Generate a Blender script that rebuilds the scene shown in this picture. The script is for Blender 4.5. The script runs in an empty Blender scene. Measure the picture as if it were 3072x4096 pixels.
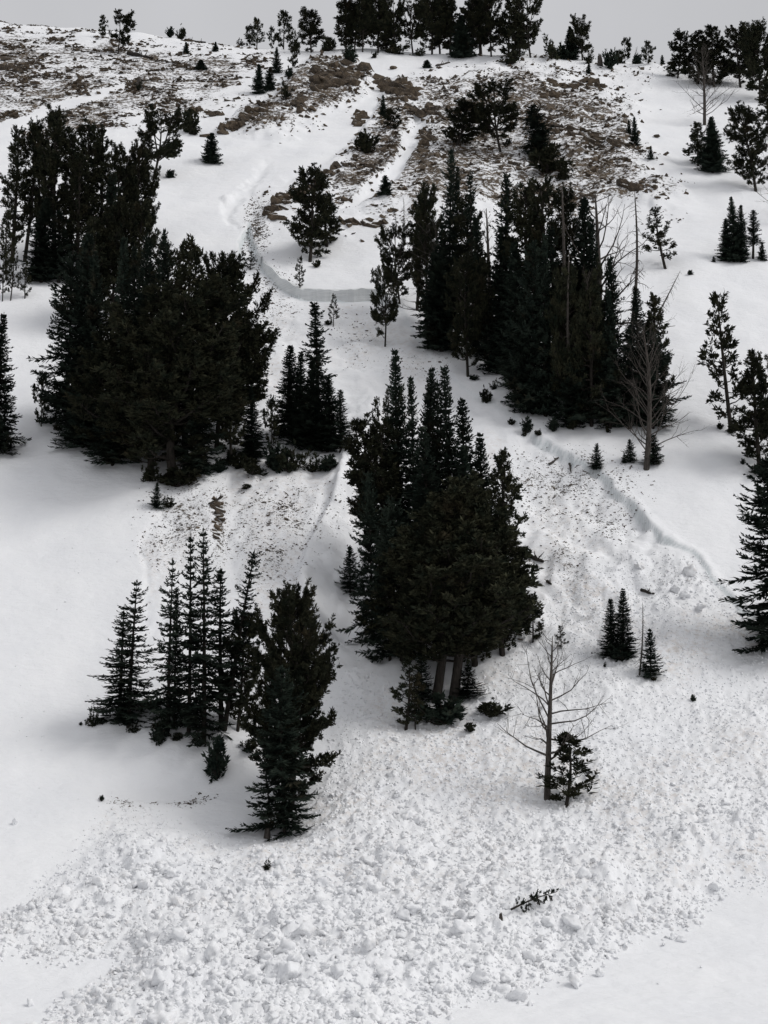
import bpy, math, random
import numpy as np
from mathutils import Vector, Matrix, noise as mnoise

# ------------------------------------------------------------------ camera, sky, sun, exposure
PITCH = math.radians(10.0)
FPX, CX, CY = 6000.0, 1536.0, 2048.0          # focal length and centre in photograph pixels (3072 x 4096)
scene = bpy.context.scene
cam_data = bpy.data.cameras.new("camera")
cam = bpy.data.objects.new("camera", cam_data)
scene.collection.objects.link(cam)
cam.location = (0, 0, 0)
cam.rotation_euler = (math.radians(90) + PITCH, 0, 0)
cam_data.sensor_fit = 'VERTICAL'
cam_data.sensor_height = 36.0
cam_data.lens = 36.0 * FPX / 4096.0
cam_data.clip_start, cam_data.clip_end = 0.5, 3000
scene.camera = cam

SUN_EL, SUN_AZ = math.radians(48), math.radians(-13)      # from the right, a little on the camera's side
sun_dir = Vector((math.cos(SUN_EL) * math.cos(SUN_AZ), math.cos(SUN_EL) * math.sin(SUN_AZ), math.sin(SUN_EL)))
world = bpy.data.worlds.new("World")
scene.world = world
world.use_nodes = True
wn = world.node_tree
wn.nodes.clear()
w_out = wn.nodes.new('ShaderNodeOutputWorld')
w_bg = wn.nodes.new('ShaderNodeBackground')
w_sky = wn.nodes.new('ShaderNodeTexSky')
w_sky.sky_type = 'NISHITA'
w_sky.sun_disc = False
w_sky.sun_elevation = SUN_EL
w_sky.sun_rotation = math.atan2(sun_dir.x, sun_dir.y)
w_sky.air_density, w_sky.dust_density = 1.0, 4.0
w_hsv = wn.nodes.new('ShaderNodeHueSaturation')
w_hsv.inputs['Saturation'].default_value = 0.12
w_mix = wn.nodes.new('ShaderNodeMix')                      # even cloud cover over the clear-sky light
w_mix.data_type = 'RGBA'
w_mix.inputs[0].default_value = 0.82
w_mix.inputs[7].default_value = (4.28, 4.31, 4.48, 1)
wn.links.new(w_sky.outputs[0], w_hsv.inputs['Color'])
wn.links.new(w_hsv.outputs[0], w_mix.inputs[6])
w_tc = wn.nodes.new('ShaderNodeTexCoord')                  # faint unevenness of the cloud deck
w_noise = wn.nodes.new('ShaderNodeTexNoise')
w_noise.inputs['Scale'].default_value = 3.0
w_noise.inputs['Detail'].default_value = 4.0
w_map = wn.nodes.new('ShaderNodeMapRange')
w_map.inputs[1].default_value, w_map.inputs[2].default_value = 0.3, 0.7
w_map.inputs[3].default_value, w_map.inputs[4].default_value = 0.90, 1.10
w_mul = wn.nodes.new('ShaderNodeVectorMath')
w_mul.operation = 'SCALE'
wn.links.new(w_tc.outputs['Generated'], w_noise.inputs['Vector'])
wn.links.new(w_noise.outputs['Fac'], w_map.inputs[0])
wn.links.new(w_mix.outputs[2], w_mul.inputs[0])
wn.links.new(w_map.outputs[0], w_mul.inputs['Scale'])
wn.links.new(w_mul.outputs[0], w_bg.inputs['Color'])
w_bg.inputs['Strength'].default_value = 0.10
wn.links.new(w_bg.outputs[0], w_out.inputs['Surface'])

sun_data = bpy.data.lights.new("sun", 'SUN')
sun_data.energy = 1.04
sun_data.angle = math.radians(26)
sun_data.color = (1.0, 0.975, 0.94)
sun = bpy.data.objects.new("sun", sun_data)
scene.collection.objects.link(sun)
sun.rotation_euler = sun_dir.to_track_quat('Z', 'Y').to_euler()

scene.view_settings.view_transform = 'Standard'
scene.view_settings.look = 'None'
scene.view_settings.exposure = 0.43
scene.view_settings.gamma = 1.0
scene.view_settings.use_curve_mapping = False
scene.render.engine = 'CYCLES'
scene.cycles.max_bounces = 4
scene.cycles.diffuse_bounces = 3
scene.cycles.use_adaptive_sampling = True
scene.cycles.adaptive_threshold = 0.025
scene.cycles.use_denoising = True

RNG = np.random.default_rng(7)
random.seed(7)
COL = scene.collection

# ------------------------------------------------------------------ helpers
def link(o, parent=None):
    COL.objects.link(o)
    if parent is not None:
        o.parent = parent
    return o

def tag(o, label=None, cat=None, group=None, kind=None):
    if label: o['label'] = label
    if cat: o['category'] = cat
    if group: o['group'] = group
    if kind: o['kind'] = kind
    return o

def empty(name, loc):
    o = bpy.data.objects.new(name, None)
    o.location = loc
    o.empty_display_size = 0.2
    return link(o)

def mesh_from(name, V, F, smooth=False, mat=None):
    """V (n,3), F (m,3) or (m,4) arrays -> mesh datablock"""
    V = np.ascontiguousarray(V, dtype=np.float32)
    F = np.ascontiguousarray(F, dtype=np.int32)
    me = bpy.data.meshes.new(name)
    k = F.shape[1]
    me.vertices.add(len(V)); me.vertices.foreach_set('co', V.ravel())
    me.loops.add(F.size); me.loops.foreach_set('vertex_index', F.ravel())
    me.polygons.add(len(F))
    me.polygons.foreach_set('loop_start', np.arange(0, F.size, k, dtype=np.int32))
    me.polygons.foreach_set('loop_total', np.full(len(F), k, dtype=np.int32))
    me.polygons.foreach_set('use_smooth', np.full(len(F), bool(smooth)))
    me.update(calc_edges=True)
    if mat: me.materials.append(mat)
    return me

def obj(name, me, parent=None):
    return link(bpy.data.objects.new(name, me), parent)

class Geo:
    """collects triangles"""
    def __init__(s): s.V, s.F, s.n = [], [], 0
    def add(s, V, F):
        s.V.append(np.asarray(V, float)); s.F.append(np.asarray(F, int) + s.n); s.n += len(V)
    def tube(s, pts, rad, sides=6):
        pts = np.asarray(pts, float); n = len(pts)
        rad = np.broadcast_to(np.asarray(rad, float), (n,))
        d = np.gradient(pts, axis=0)
        d /= np.linalg.norm(d, axis=1)[:, None] + 1e-9
        ref = np.array([0, 0, 1.0]) if abs(d[:, 2]).mean() < 0.8 else np.array([1.0, 0, 0])
        a = np.cross(d, ref); a /= np.linalg.norm(a, axis=1)[:, None] + 1e-9
        b = np.cross(d, a)
        th = np.arange(sides) * 2 * math.pi / sides
        ring = pts[:, None] + rad[:, None, None] * (np.cos(th)[None, :, None] * a[:, None] + np.sin(th)[None, :, None] * b[:, None])
        V = ring.reshape(-1, 3)
        i = np.arange(n - 1)[:, None] * sides; j = np.arange(sides)[None]; j2 = (j + 1) % sides
        q = np.stack([i + j, i + j2, i + sides + j2, i + sides + j], -1).reshape(-1, 4)
        F = np.concatenate([q[:, [0, 1, 2]], q[:, [0, 2, 3]]])
        V = np.vstack([V, pts[-1:]]); top = len(V) - 1
        cap = np.stack([np.full(sides, top), (n - 1) * sides + np.arange(sides), (n - 1) * sides + (np.arange(sides) + 1) % sides], -1)
        s.add(V, np.vstack([F, cap]))
    def blades(s, base, tip, side):
        """diamond leaf blades: base (n,3), tip (n,3), side (n,3) half width vectors"""
        n = len(base)
        mid = base * 0.5 + tip * 0.5
        V = np.stack([base, mid + side, tip, mid - side], 1).reshape(-1, 3)
        i = np.arange(n) * 4
        s.add(V, np.concatenate([np.stack([i, i + 1, i + 2], -1), np.stack([i, i + 2, i + 3], -1)]))
    def spikes(s, base, tip, side):
        n = len(base)
        V = np.stack([base + side, tip, base - side], 1).reshape(-1, 3)
        i = np.arange(n) * 3
        s.add(V, np.stack([i, i + 1, i + 2], -1))
    def mesh(s, name, mat, smooth=False):
        return mesh_from(name, np.vstack(s.V), np.vstack(s.F), smooth, mat)

# gradient noise
_perm = np.random.default_rng(3).permutation(256)
_perm = np.concatenate([_perm, _perm, _perm])
_ga = np.random.default_rng(4).uniform(0, 2 * math.pi, 256)
_gx, _gy = np.cos(_ga), np.sin(_ga)
def perlin(x, y):
    xi = np.floor(x).astype(int); yi = np.floor(y).astype(int)
    xf, yf = x - xi, y - yi
    xi &= 255; yi &= 255
    u = xf * xf * xf * (xf * (xf * 6 - 15) + 10); v = yf * yf * yf * (yf * (yf * 6 - 15) + 10)
    def g(ix, iy, fx, fy):
        h = _perm[_perm[ix & 255] + (iy & 255)]
        return _gx[h] * fx + _gy[h] * fy
    a = g(xi, yi, xf, yf); b = g(xi + 1, yi, xf - 1, yf)
    c = g(xi, yi + 1, xf, yf - 1); d = g(xi + 1, yi + 1, xf - 1, yf - 1)
    return (a + u * (b - a)) * (1 - v) + (c + u * (d - c)) * v
def fbm(x, y, oct=4, gain=0.5):
    r = np.zeros_like(x, float); a = 1.0
    for k in range(oct):
        r += a * perlin(x * 2 ** k + 17.3 * k, y * 2 ** k - 9.1 * k); a *= gain
    return r
_jx = np.random.default_rng(5).random(65536); _jy = np.random.default_rng(6).random(65536); _jr = np.random.default_rng(8).random(65536)
def domes(x, y, keep=1.0):
    """rounded lumps, one per cell: height 0..1"""
    xi = np.floor(x).astype(int); yi = np.floor(y).astype(int)
    best = np.zeros_like(x, float)
    for dx in (-1, 0, 1):
        for dy in (-1, 0, 1):
            h = ((xi + dx) * 73856093 ^ (yi + dy) * 19349663) & 65535
            cx = xi + dx + _jx[h]; cy = yi + dy + _jy[h]
            r = 0.35 + 0.45 * _jr[h]
            hh = 0.45 + 0.55 * _jx[(h * 7 + 11) & 65535]
            tl = (_jy[(h * 5 + 3) & 65535] - 0.5)
            on = _jr[(h * 3 + 5) & 65535] < keep
            d2 = ((x - cx) ** 2 + (y - cy) ** 2) / (r * r)
            best = np.maximum(best, np.where(on, hh * np.clip(1 - d2, 0, 1) ** 0.6 * (1 + tl * (x - cx)), 0))
    return best
def facets(x, y, keep=1.0):
    """tilted broken blocks: the plane of the nearest cell, sunk at its rim"""
    xi = np.floor(x).astype(int); yi = np.floor(y).astype(int)
    d1 = np.full(x.shape, 9.0); d2 = np.full(x.shape, 9.0); hh = np.zeros_like(x)
    for dx in (-1, 0, 1):
        for dy in (-1, 0, 1):
            h = ((xi + dx) * 73856093 ^ (yi + dy) * 19349663) & 65535
            ex = x - (xi + dx + _jx[h]); ey = y - (yi + dy + _jy[h])
            d = np.hypot(ex, ey)
            on = _jr[(h * 3 + 5) & 65535] < keep
            v = np.where(on, 0.35 + 0.65 * _jx[(h * 7 + 11) & 65535], 0.1) + np.where(on, 0.9, 0.15) * ((_jy[(h * 5 + 3) & 65535] - 0.5) * ex + (_jr[(h * 9 + 1) & 65535] - 0.5) * ey)
            near = d < d1
            d2 = np.where(near, d1, np.minimum(d2, d)); hh = np.where(near, v, hh); d1 = np.where(near, d, d1)
    return hh * sstep(0.0, 0.22, d2 - d1)
def sstep(a, b, x):
    t = np.clip((x - a) / (b - a), 0, 1)
    return t * t * (3 - 2 * t)
def sdf(poly, X, Y):
    """signed distance to a polygon, positive inside"""
    P = np.asarray(poly, float)
    ins = np.zeros(X.shape, bool); dm = np.full(X.shape, 1e18)
    for (x0, y0), (x1, y1) in zip(P, np.roll(P, -1, 0)):
        ex, ey = x1 - x0, y1 - y0
        t = np.clip(((X - x0) * ex + (Y - y0) * ey) / (ex * ex + ey * ey + 1e-9), 0, 1)
        dm = np.minimum(dm, (X - x0 - t * ex) ** 2 + (Y - y0 - t * ey) ** 2)
        if y0 != y1:
            c = (y0 > Y) != (y1 > Y)
            ins ^= c & (X < (x1 - x0) * (Y - y0) / (y1 - y0) + x0)
    d = np.sqrt(dm)
    return np.where(ins, d, -d)

cP, sP = math.cos(PITCH), math.sin(PITCH)
def project(x, y, z):
    """world -> photograph pixel"""
    d = y * cP + z * sP
    return CX + FPX * x / d, CY - FPX * (z * cP - y * sP) / d
def ray(px, py):
    a, c = (px - CX) / FPX, (CY - py) / FPX
    return np.array([a, cP - c * sP, sP + c * cP])

# ------------------------------------------------------------------ materials
def new_mat(name):
    m = bpy.data.materials.new(name); m.use_nodes = True
    nt = m.node_tree; nt.nodes.clear()
    out = nt.nodes.new('ShaderNodeOutputMaterial'); b = nt.nodes.new('ShaderNodeBsdfPrincipled')
    nt.links.new(b.outputs[0], out.inputs['Surface'])
    b.inputs['Roughness'].default_value = 0.9
    b.inputs['Specular IOR Level'].default_value = 0.15
    return m, nt, b
def N(nt, t, **kw):
    n = nt.nodes.new(t)
    for k, v in kw.items(): setattr(n, k, v)
    return n
def noise_node(nt, vec, scale, detail=4, rough=0.55, dist=0.0):
    n = N(nt, 'ShaderNodeTexNoise')
    n.inputs['Scale'].default_value = scale; n.inputs['Detail'].default_value = detail
    n.inputs['Roughness'].default_value = rough; n.inputs['Distortion'].default_value = dist
    nt.links.new(vec, n.inputs['Vector'])
    return n.outputs['Fac']
def ramp(nt, fac, lo, hi, c0=(0, 0, 0, 1), c1=(1, 1, 1, 1)):
    r = N(nt, 'ShaderNodeValToRGB')
    r.color_ramp.elements[0].position = lo; r.color_ramp.elements[0].color = c0
    r.color_ramp.elements[1].position = hi; r.color_ramp.elements[1].color = c1
    nt.links.new(fac, r.inputs[0])
    return r.outputs[0]
def mixc(nt, fac, a, b):
    m = N(nt, 'ShaderNodeMix', data_type='RGBA')
    for sock, v in ((m.inputs[0], fac), (m.inputs[6], a), (m.inputs[7], b)):
        if isinstance(v, (tuple, float, int)): sock.default_value = v
        else: nt.links.new(v, sock)
    return m.outputs[2]
def math_(nt, op, a, b=0.0, c=0.0, clamp=False):
    m = N(nt, 'ShaderNodeMath', operation=op, use_clamp=clamp)
    for s, v in zip(m.inputs, (a, b, c)):
        if isinstance(v, (int, float)): s.default_value = v
        else: nt.links.new(v, s)
    return m.outputs[0]
def mapped(nt, vec, scale=(1, 1, 1), rot=(0, 0, 0)):
    m = N(nt, 'ShaderNodeMapping')
    m.inputs['Scale'].default_value = scale; m.inputs['Rotation'].default_value = rot
    nt.links.new(vec, m.inputs['Vector'])
    return m.outputs[0]
def bump(nt, b, h, strength, dist):
    n = N(nt, 'ShaderNodeBump')
    n.inputs['Strength'].default_value = strength; n.inputs['Distance'].default_value = dist
    nt.links.new(h, n.inputs['Height']); nt.links.new(n.outputs[0], b.inputs['Normal'])

SNOW, SNOW2 = (0.84, 0.847, 0.862, 1), (0.80, 0.810, 0.832, 1)
DIRT = (0.60, 0.545, 0.50, 1)
ROCK_A, ROCK_B, ROCK_C = (0.112, 0.086, 0.061, 1), (0.060, 0.050, 0.041, 1), (0.170, 0.130, 0.090, 1)

def rock_colour(nt, vec):
    a = mixc(nt, ramp(nt, noise_node(nt, vec, 0.55, 5), 0.38, 0.62), ROCK_A, ROCK_B)
    a = mixc(nt, ramp(nt, noise_node(nt, vec, 2.6, 5, 0.65), 0.5, 0.7), a, ROCK_C)
    return mixc(nt, ramp(nt, noise_node(nt, mapped(nt, vec, (1, 1, 2.2)), 4.5, 6, 0.75, 0.8), 0.52, 0.64), a, (0.022, 0.018, 0.015, 1))

def snow_ground():
    m, nt, b = new_mat("snow_and_scree")
    tc = N(nt, 'ShaderNodeTexCoord').outputs['Object']
    rk = N(nt, 'ShaderNodeAttribute', attribute_name='rock').outputs['Fac']
    dt = N(nt, 'ShaderNodeAttribute', attribute_name='dirt').outputs['Fac']
    snow = mixc(nt, ramp(nt, noise_node(nt, tc, 0.22, 4), 0.35, 0.65), SNOW, SNOW2)
    grit = ramp(nt, noise_node(nt, tc, 3.1, 6, 0.7), 0.46, 0.66)
    snow = mixc(nt, math_(nt, 'MULTIPLY', grit, dt, clamp=True), snow, DIRT)
    od = N(nt, 'ShaderNodeAttribute', attribute_name='old_shade').outputs['Fac']      # grey of older bared layers, plus shade painted onto the fracture faces
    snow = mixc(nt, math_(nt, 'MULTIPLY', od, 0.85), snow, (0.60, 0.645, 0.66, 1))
    n1 = noise_node(nt, mapped(nt, tc, (0.42, 0.62, 0.6), (0, 0, 0.45)), 1.0, 8, 0.68, 0.6)
    n2 = noise_node(nt, mapped(nt, tc, (1.0, 0.75, 1.2)), 2.6, 7, 0.75)
    s = math_(nt, 'ADD', math_(nt, 'MULTIPLY', n1, 0.42), math_(nt, 'MULTIPLY', n2, 0.58))
    s = math_(nt, 'ADD', s, math_(nt, 'MULTIPLY', math_(nt, 'SUBTRACT', rk, 0.5), 0.42))
    f = ramp(nt, s, 0.51, 0.54)
    f = math_(nt, 'MULTIPLY', f, math_(nt, 'GREATER_THAN', rk, 0.03))
    nt.links.new(mixc(nt, f, snow, rock_colour(nt, tc)), b.inputs['Base Color'])
    hb = math_(nt, 'ADD', noise_node(nt, mapped(nt, tc, (1, 1.8, 1)), 2.2, 6, 0.62), math_(nt, 'MULTIPLY', f, 0.9))
    bump(nt, b, hb, 0.5, 0.14)
    return m

def snow_lumps():
    m, nt, b = new_mat("lumpy_snow")
    tc = N(nt, 'ShaderNodeNewGeometry').outputs['Position']
    snow = mixc(nt, ramp(nt, noise_node(nt, tc, 0.4, 4), 0.35, 0.65), SNOW, SNOW2)
    big = ramp(nt, noise_node(nt, tc, 0.16, 3), 0.46, 0.66)
    grit = ramp(nt, noise_node(nt, tc, 4.0, 5, 0.7), 0.48, 0.7)
    f = math_(nt, 'MULTIPLY', math_(nt, 'MULTIPLY', big, grit), 0.5)
    nt.links.new(mixc(nt, f, snow, DIRT), b.inputs['Base Color'])
    bump(nt, b, noise_node(nt, tc, 9.0, 5, 0.65), 0.5, 0.05)
    return m

def rock_mat():
    m, nt, b = new_mat("snow_dusted_rock")
    g = N(nt, 'ShaderNodeNewGeometry')
    pos = g.outputs['Position']
    sep = N(nt, 'ShaderNodeSeparateXYZ'); nt.links.new(g.outputs['Normal'], sep.inputs[0])
    up = math_(nt, 'ADD', sep.outputs['Z'], math_(nt, 'MULTIPLY', math_(nt, 'SUBTRACT', noise_node(nt, pos, 3.6, 6, 0.75), 0.5), 1.5))
    f = ramp(nt, up, 0.80, 0.90)
    c = rock_colour(nt, pos)
    nt.links.new(mixc(nt, f, c, SNOW), b.inputs['Base Color'])
    bump(nt, b, noise_node(nt, mapped(nt, pos, (1, 1, 3)), 2.5, 6, 0.7), 0.7, 0.15)
    return m

def foliage(name, ca, cb, sc):
    m, nt, b = new_mat(name)
    oi = N(nt, 'ShaderNodeObjectInfo').outputs['Random']
    pos = N(nt, 'ShaderNodeNewGeometry').outputs['Position']
    f = ramp(nt, noise_node(nt, pos, sc, 4, 0.6), 0.36, 0.66)
    c = mixc(nt, f, ca, cb)
    c = mixc(nt, math_(nt, 'MULTIPLY', ramp(nt, noise_node(nt, pos, 0.55, 3), 0.60, 0.72), 0.6), c, (0.048, 0.036, 0.022, 1))
    h = N(nt, 'ShaderNodeHueSaturation')
    nt.links.new(c, h.inputs['Color'])
    nt.links.new(math_(nt, 'MULTIPLY_ADD', oi, 0.6, 0.7), h.inputs['Value'])
    nt.links.new(h.outputs[0], b.inputs['Base Color'])
    b.inputs['Specular IOR Level'].default_value = 0.05
    return m

def bark(name, ca, cb):
    m, nt, b = new_mat(name)
    pos = N(nt, 'ShaderNodeNewGeometry').outputs['Position']
    f = ramp(nt, noise_node(nt, mapped(nt, pos, (6, 6, 1.2)), 2.0, 5, 0.7), 0.35, 0.7)
    nt.links.new(mixc(nt, f, ca, cb), b.inputs['Base Color'])
    bump(nt, b, noise_node(nt, mapped(nt, pos, (8, 8, 2)), 3.0, 4, 0.7), 0.6, 0.03)
    return m

M_GROUND, M_LUMP, M_ROCK = snow_ground(), snow_lumps(), rock_mat()
M_FIR = foliage("fir_needles", (0.010, 0.016, 0.013, 1), (0.030, 0.040, 0.030, 1), 1.8)
M_PINE = foliage("pine_needles", (0.012, 0.016, 0.011, 1), (0.037, 0.037, 0.022, 1), 1.6)
M_BARK = bark("dark_bark", (0.016, 0.014, 0.012, 1), (0.050, 0.043, 0.037, 1))
M_DEAD = bark("weathered_grey_wood", (0.032, 0.028, 0.025, 1), (0.105, 0.092, 0.082, 1))

# ------------------------------------------------------------------ terrain
_py = np.array([-60, 0, 38, 44, 50, 58, 70, 80, 400.0])
_ps = np.array([2, 2, 3.5, 5, 14.5, 26, 36, 37.2, 37.2])
_yy = np.linspace(-60, 400, 9201)
_sl = np.tan(np.radians(np.interp(_yy, _py, _ps)))
_zz = np.concatenate([[0], np.cumsum((_sl[1:] + _sl[:-1]) / 2 * np.diff(_yy))])
_zz += -7.2 - np.interp(44, _yy, _zz)

ROLL = 9.0
def profile(y, yr):
    """straight slope up to the ridge at yr, then over the top"""
    t = np.clip((y - (yr - ROLL)) / (2 * ROLL), 0, 1)
    s0 = math.tan(math.radians(37.2)); s1 = -0.10
    zz0 = np.interp(np.minimum(y, yr - ROLL), _yy, _zz)
    over = 2 * ROLL * (s0 * t + (s1 - s0) * (t ** 3 - t ** 4 / 2))
    return zz0 + over + np.maximum(y - (yr + ROLL), 0) * s1

# ridge distance for a wanted skyline row
_cand = np.linspace(150, 275, 126); _hr = []
for c in _cand:
    yv = np.linspace(c - 20, c + 20, 161)
    _hr.append(project(0, yv, profile(yv, c))[1].min())
_hr = np.array(_hr)
SKY = [(-900, 30), (0, 82), (300, 108), (450, 128), (700, 158), (1000, 192), (1250, 205), (1500, 205), (1800, 222), (2100, 228), (2300, 244), (2600, 252), (2900, 262), (3072, 270), (4000, 330)]
def ridge_of(u):
    row = np.interp(1536 + 5650 * u, [a for a, _ in SKY], [b for _, b in SKY])
    return np.interp(-row, -_hr, _cand)

ys = [-40, -20, 0, 10, 20, 28]
y = 32.0
while y < 215:
    ys.append(y)
    y += np.interp(y, [32, 42, 46, 66, 75, 100, 130, 200, 215], [0.8, 0.35, 0.105, 0.105, 0.14, 0.19, 0.26, 0.42, 0.6])
ys = np.array(ys + [218, 222, 226, 230, 235, 240, 246, 253, 262, 275, 300, 340, 420, 600, 900])
us = np.concatenate([[-6, -3.5, -2.2, -1.3, -0.9, -0.7, -0.6, -0.52, -0.46, -0.42, -0.39],
                     np.linspace(-0.35, 0.35, 520), [0.39, 0.42, 0.46, 0.52, 0.6, 0.7, 0.9, 1.3, 2.2, 3.5, 6]])
KW = np.maximum(ys, 40.0)
GX = us[None] * KW[:, None]; GY = np.repeat(ys[:, None], len(us), 1)
U = np.clip(GX / np.maximum(GY, 30), -0.6, 0.6)
YR = ridge_of(U)
GZ = profile(GY, YR)
# gentle swells of the whole slope
far = sstep(45, 75, GY)
GZ += far * (1.1 * fbm(GX / 26 + 3, GY / 30, 2) + 0.35 * fbm(GX / 7, GY / 9 + 5, 2))
GZ += (1 - far) * 0.12 * fbm(GX / 9, GY / 9, 2)
GZ += 0.06 * fbm(GX / 1.8 + 2, GY / 1.0, 3) + 0.022 * fbm(GX / 0.7, GY / 0.45 + 4, 2) + 0.16 * fbm(GX / 4.0 + 7, GY / 6.0, 2) * far
PX, PY = project(GX, np.maximum(GY, 5), GZ)
PX = np.where((GY < 10) | (GY > YR + 8), 1e5, PX)      # the far side of the ridge carries none of what is mapped below
wob = lambda s, a, k=0: a * fbm(GX / s + 31 * k, GY / s - 11 * k, 3)

SLIDE = [(1000, 880), (1010, 960), (1055, 1045), (1120, 1105), (1205, 1158), (1520, 1158), (1610, 1230), (1720, 1420), (1890, 1570), (2060, 1665), (2140, 1735), (2230, 1790),
         (2330, 1845), (2420, 1910), (2490, 1975), (2560, 2045), (2630, 2120), (2700, 2165), (2775, 2215), (2960, 2430), (3400, 2620), (3400, 6000), (-400, 6000), (-400, 3850),
         (0, 3660), (110, 3560), (260, 3380), (410, 3140), (440, 3050), (425, 2760), (540, 2480), (565, 2350), (545, 2150), (640, 2010), (900, 1900), (1000, 1600), (1010, 1350), (960, 1130), (955, 960)]
DEBRIS = [(-400, 3860), (0, 3660), (120, 3565), (260, 3405), (430, 3200), (700, 3250), (950, 3350), (1150, 3290), (1290, 3000), (1310, 2760), (1420, 2640), (1560, 2720), (1750, 2780), (2000, 2640), (2120, 2420), (2300, 2240), (2480, 2190),
          (2650, 2190), (2780, 2235), (2950, 2420), (3100, 2480), (3500, 2480), (3500, 3540), (3072, 3568), (2950, 3578), (2860, 3640), (2780, 3705), (2620, 3735), (2480, 3815), (2310, 3905), (2110, 3985),
          (1900, 4010), (1720, 4080), (1560, 4220), (1400, 4400), (60, 4400), (120, 4150), (200, 4045), (330, 3955), (475, 3868), (400, 3842), (200, 3855), (0, 3842), (-400, 3880)]
# bed surface of the slide, stepped down at its flanks
at_crown = sstep(1260, 1200, PY)
d_sl = sdf(SLIDE, PX, PY) + (1 - 0.7 * at_crown) * (wob(2.2, 18) + wob(6, 8, 20)) + (1 - 0.75 * at_crown) * wob(0.7, 8, 1)
fade = sstep(2900, 2350, PY)
sharp = np.maximum(sstep(1000, 1500, PX), sstep(1350, 1250, PY))
step_w = 26 - 16 * sharp - 6 * at_crown * sharp
crown = sstep(1300, 1200, PY) * sstep(1640, 1560, PX)
hidden = sstep(1530, 1600, PX) * sstep(2140, 2030, PX)
depth = (0.26 + 0.18 * sharp + 0.34 * crown) * (1 - 0.85 * sstep(2560, 2740, PX)) * (1 - 0.7 * hidden) * np.clip(1 + 1.6 * (1 - crown) * fbm(GX / 2.2 + 7, GY / 2.2, 3), 0.15, 2.0)
GZ -= fade * depth * sstep(0, 1, d_sl / step_w)
rim = np.exp(-((d_sl + 10) / 16) ** 2) * (PX > 1900) * (PY > 1700) * fade
GZ += 0.12 * rim
# scour lines in the bed
bed = sstep(0, 40, d_sl) * fade
GZ += bed * (0.10 * fbm(GX / 1.3, GY / 5, 3) + 0.05 * fbm(GX / 0.5, GY / 0.8, 3))

def blob(px, py, rx, ry, p=2.0):
    return np.exp(-(np.abs((PX - px) / rx) ** p + np.abs((PY - py) / ry) ** p))
# hollow left of the big middle clump, ridge of pushed snow above it, gully in the lower bed
GZ -= 0.9 * blob(1390, 2440, 75, 110) + 0.5 * blob(925 + 0.12 * (PY - 2200), 2200, 55, 220)
BANK = [(1375, 1820), (1352, 1950), (1300, 2070), (1232, 2200), (1205, 2330), (1250, 2440)]
d_bank = np.full_like(PX, 1e9); side = np.zeros_like(PX)
for (x0, y0), (x1, y1) in zip(BANK[:-1], BANK[1:]):
    t = np.clip(((PX - x0) * (x1 - x0) + (PY - y0) * (y1 - y0)) / ((x1 - x0) ** 2 + (y1 - y0) ** 2), 0, 1)
    d = np.hypot(PX - x0 - t * (x1 - x0), PY - y0 - t * (y1 - y0))
    side = np.where(d < d_bank, np.sign((PX - x0) * (y1 - y0) - (PY - y0) * (x1 - x0)), side); d_bank = np.minimum(d_bank, d)
d_bank = d_bank + np.abs(wob(1.5, 10, 15))
GZ += 0.75 * np.where(side < 0, np.exp(-(d_bank / 16) ** 2), np.exp(-(d_bank / 75) ** 2)) + 0.4 * blob(1345, 1870, 30, 80)
GZ -= 0.35 * blob(1440, 2250, 60, 220)
GZ += 1.1 * blob(700, 2960, 260, 90) + 0.5 * blob(560, 2900, 130, 60)        # drift under the left fir group
GZ -= 0.7 * blob(650, 3130, 230, 60)
GZ -= 0.6 * blob(3000, 2760, 230, 60)
# slump above the crown
slump = sdf([(1060, 625), (1105, 650), (1010, 780), (940, 860), (960, 920), (870, 900), (880, 800), (985, 715)], PX, PY) + wob(2, 14, 3)
GZ -= 0.32 * sstep(0, 34, slump + wob(0.8, 16, 13))
GZ += 0.35 * sstep(0, 14, sdf([(870, 790), (920, 775), (960, 800), (900, 815)], PX, PY) + wob(1, 10, 4))

# bare rock and scree
R_HILL = [(-900, 60), (0, 85), (400, 130), (700, 160), (1050, 200), (1130, 240), (1090, 300), (1000, 370), (880, 430), (700, 480), (520, 540), (350, 590), (180, 600), (0, 560), (-900, 560)]
R_RIB = [(885, 520), (950, 450), (1010, 415), (1120, 340), (1180, 280), (1290, 225), (1410, 225), (1490, 300), (1500, 375), (1380, 420), (1290, 480), (1180, 545), (1020, 560)]
R_BUT = [(1540, 340), (1600, 285), (1820, 285), (2080, 240), (2250, 270), (2420, 305), (2600, 290), (2560, 325), (2440, 345), (2570, 440), (2600, 560), (2590, 640), (2710, 700), (2760, 790), (2650, 890), (2540, 860), (2440, 905), (2200, 930),
         (1900, 900), (1700, 880), (1480, 915), (1350, 905), (1200, 860), (1060, 890), (1100, 800), (1250, 730), (1400, 620), (1430, 520), (1420, 430)]
CHUTES = [[(1660, 480), (1715, 500), (1660, 620), (1590, 730), (1500, 810), (1410, 850), (1360, 860), (1480, 760), (1580, 660)],
          [(1500, 470), (1560, 330), (1520, 320), (1450, 400), (1330, 480), (1200, 560), (1050, 640), (1150, 740), (1300, 660), (1420, 570)],
          [(1430, 245), (1600, 230), (1850, 235), (1950, 265), (1700, 290), (1560, 330), (1480, 290)],
          [(2330, 850), (2480, 815), (2600, 810), (2640, 860), (2500, 900)],
          [(-50, 520), (200, 420), (500, 320), (520, 350), (260, 450), (0, 560)]]
d_hill = sdf(R_HILL, PX, PY); d_rib = sdf(R_RIB, PX, PY); d_but = sdf(R_BUT, PX, PY)
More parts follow.
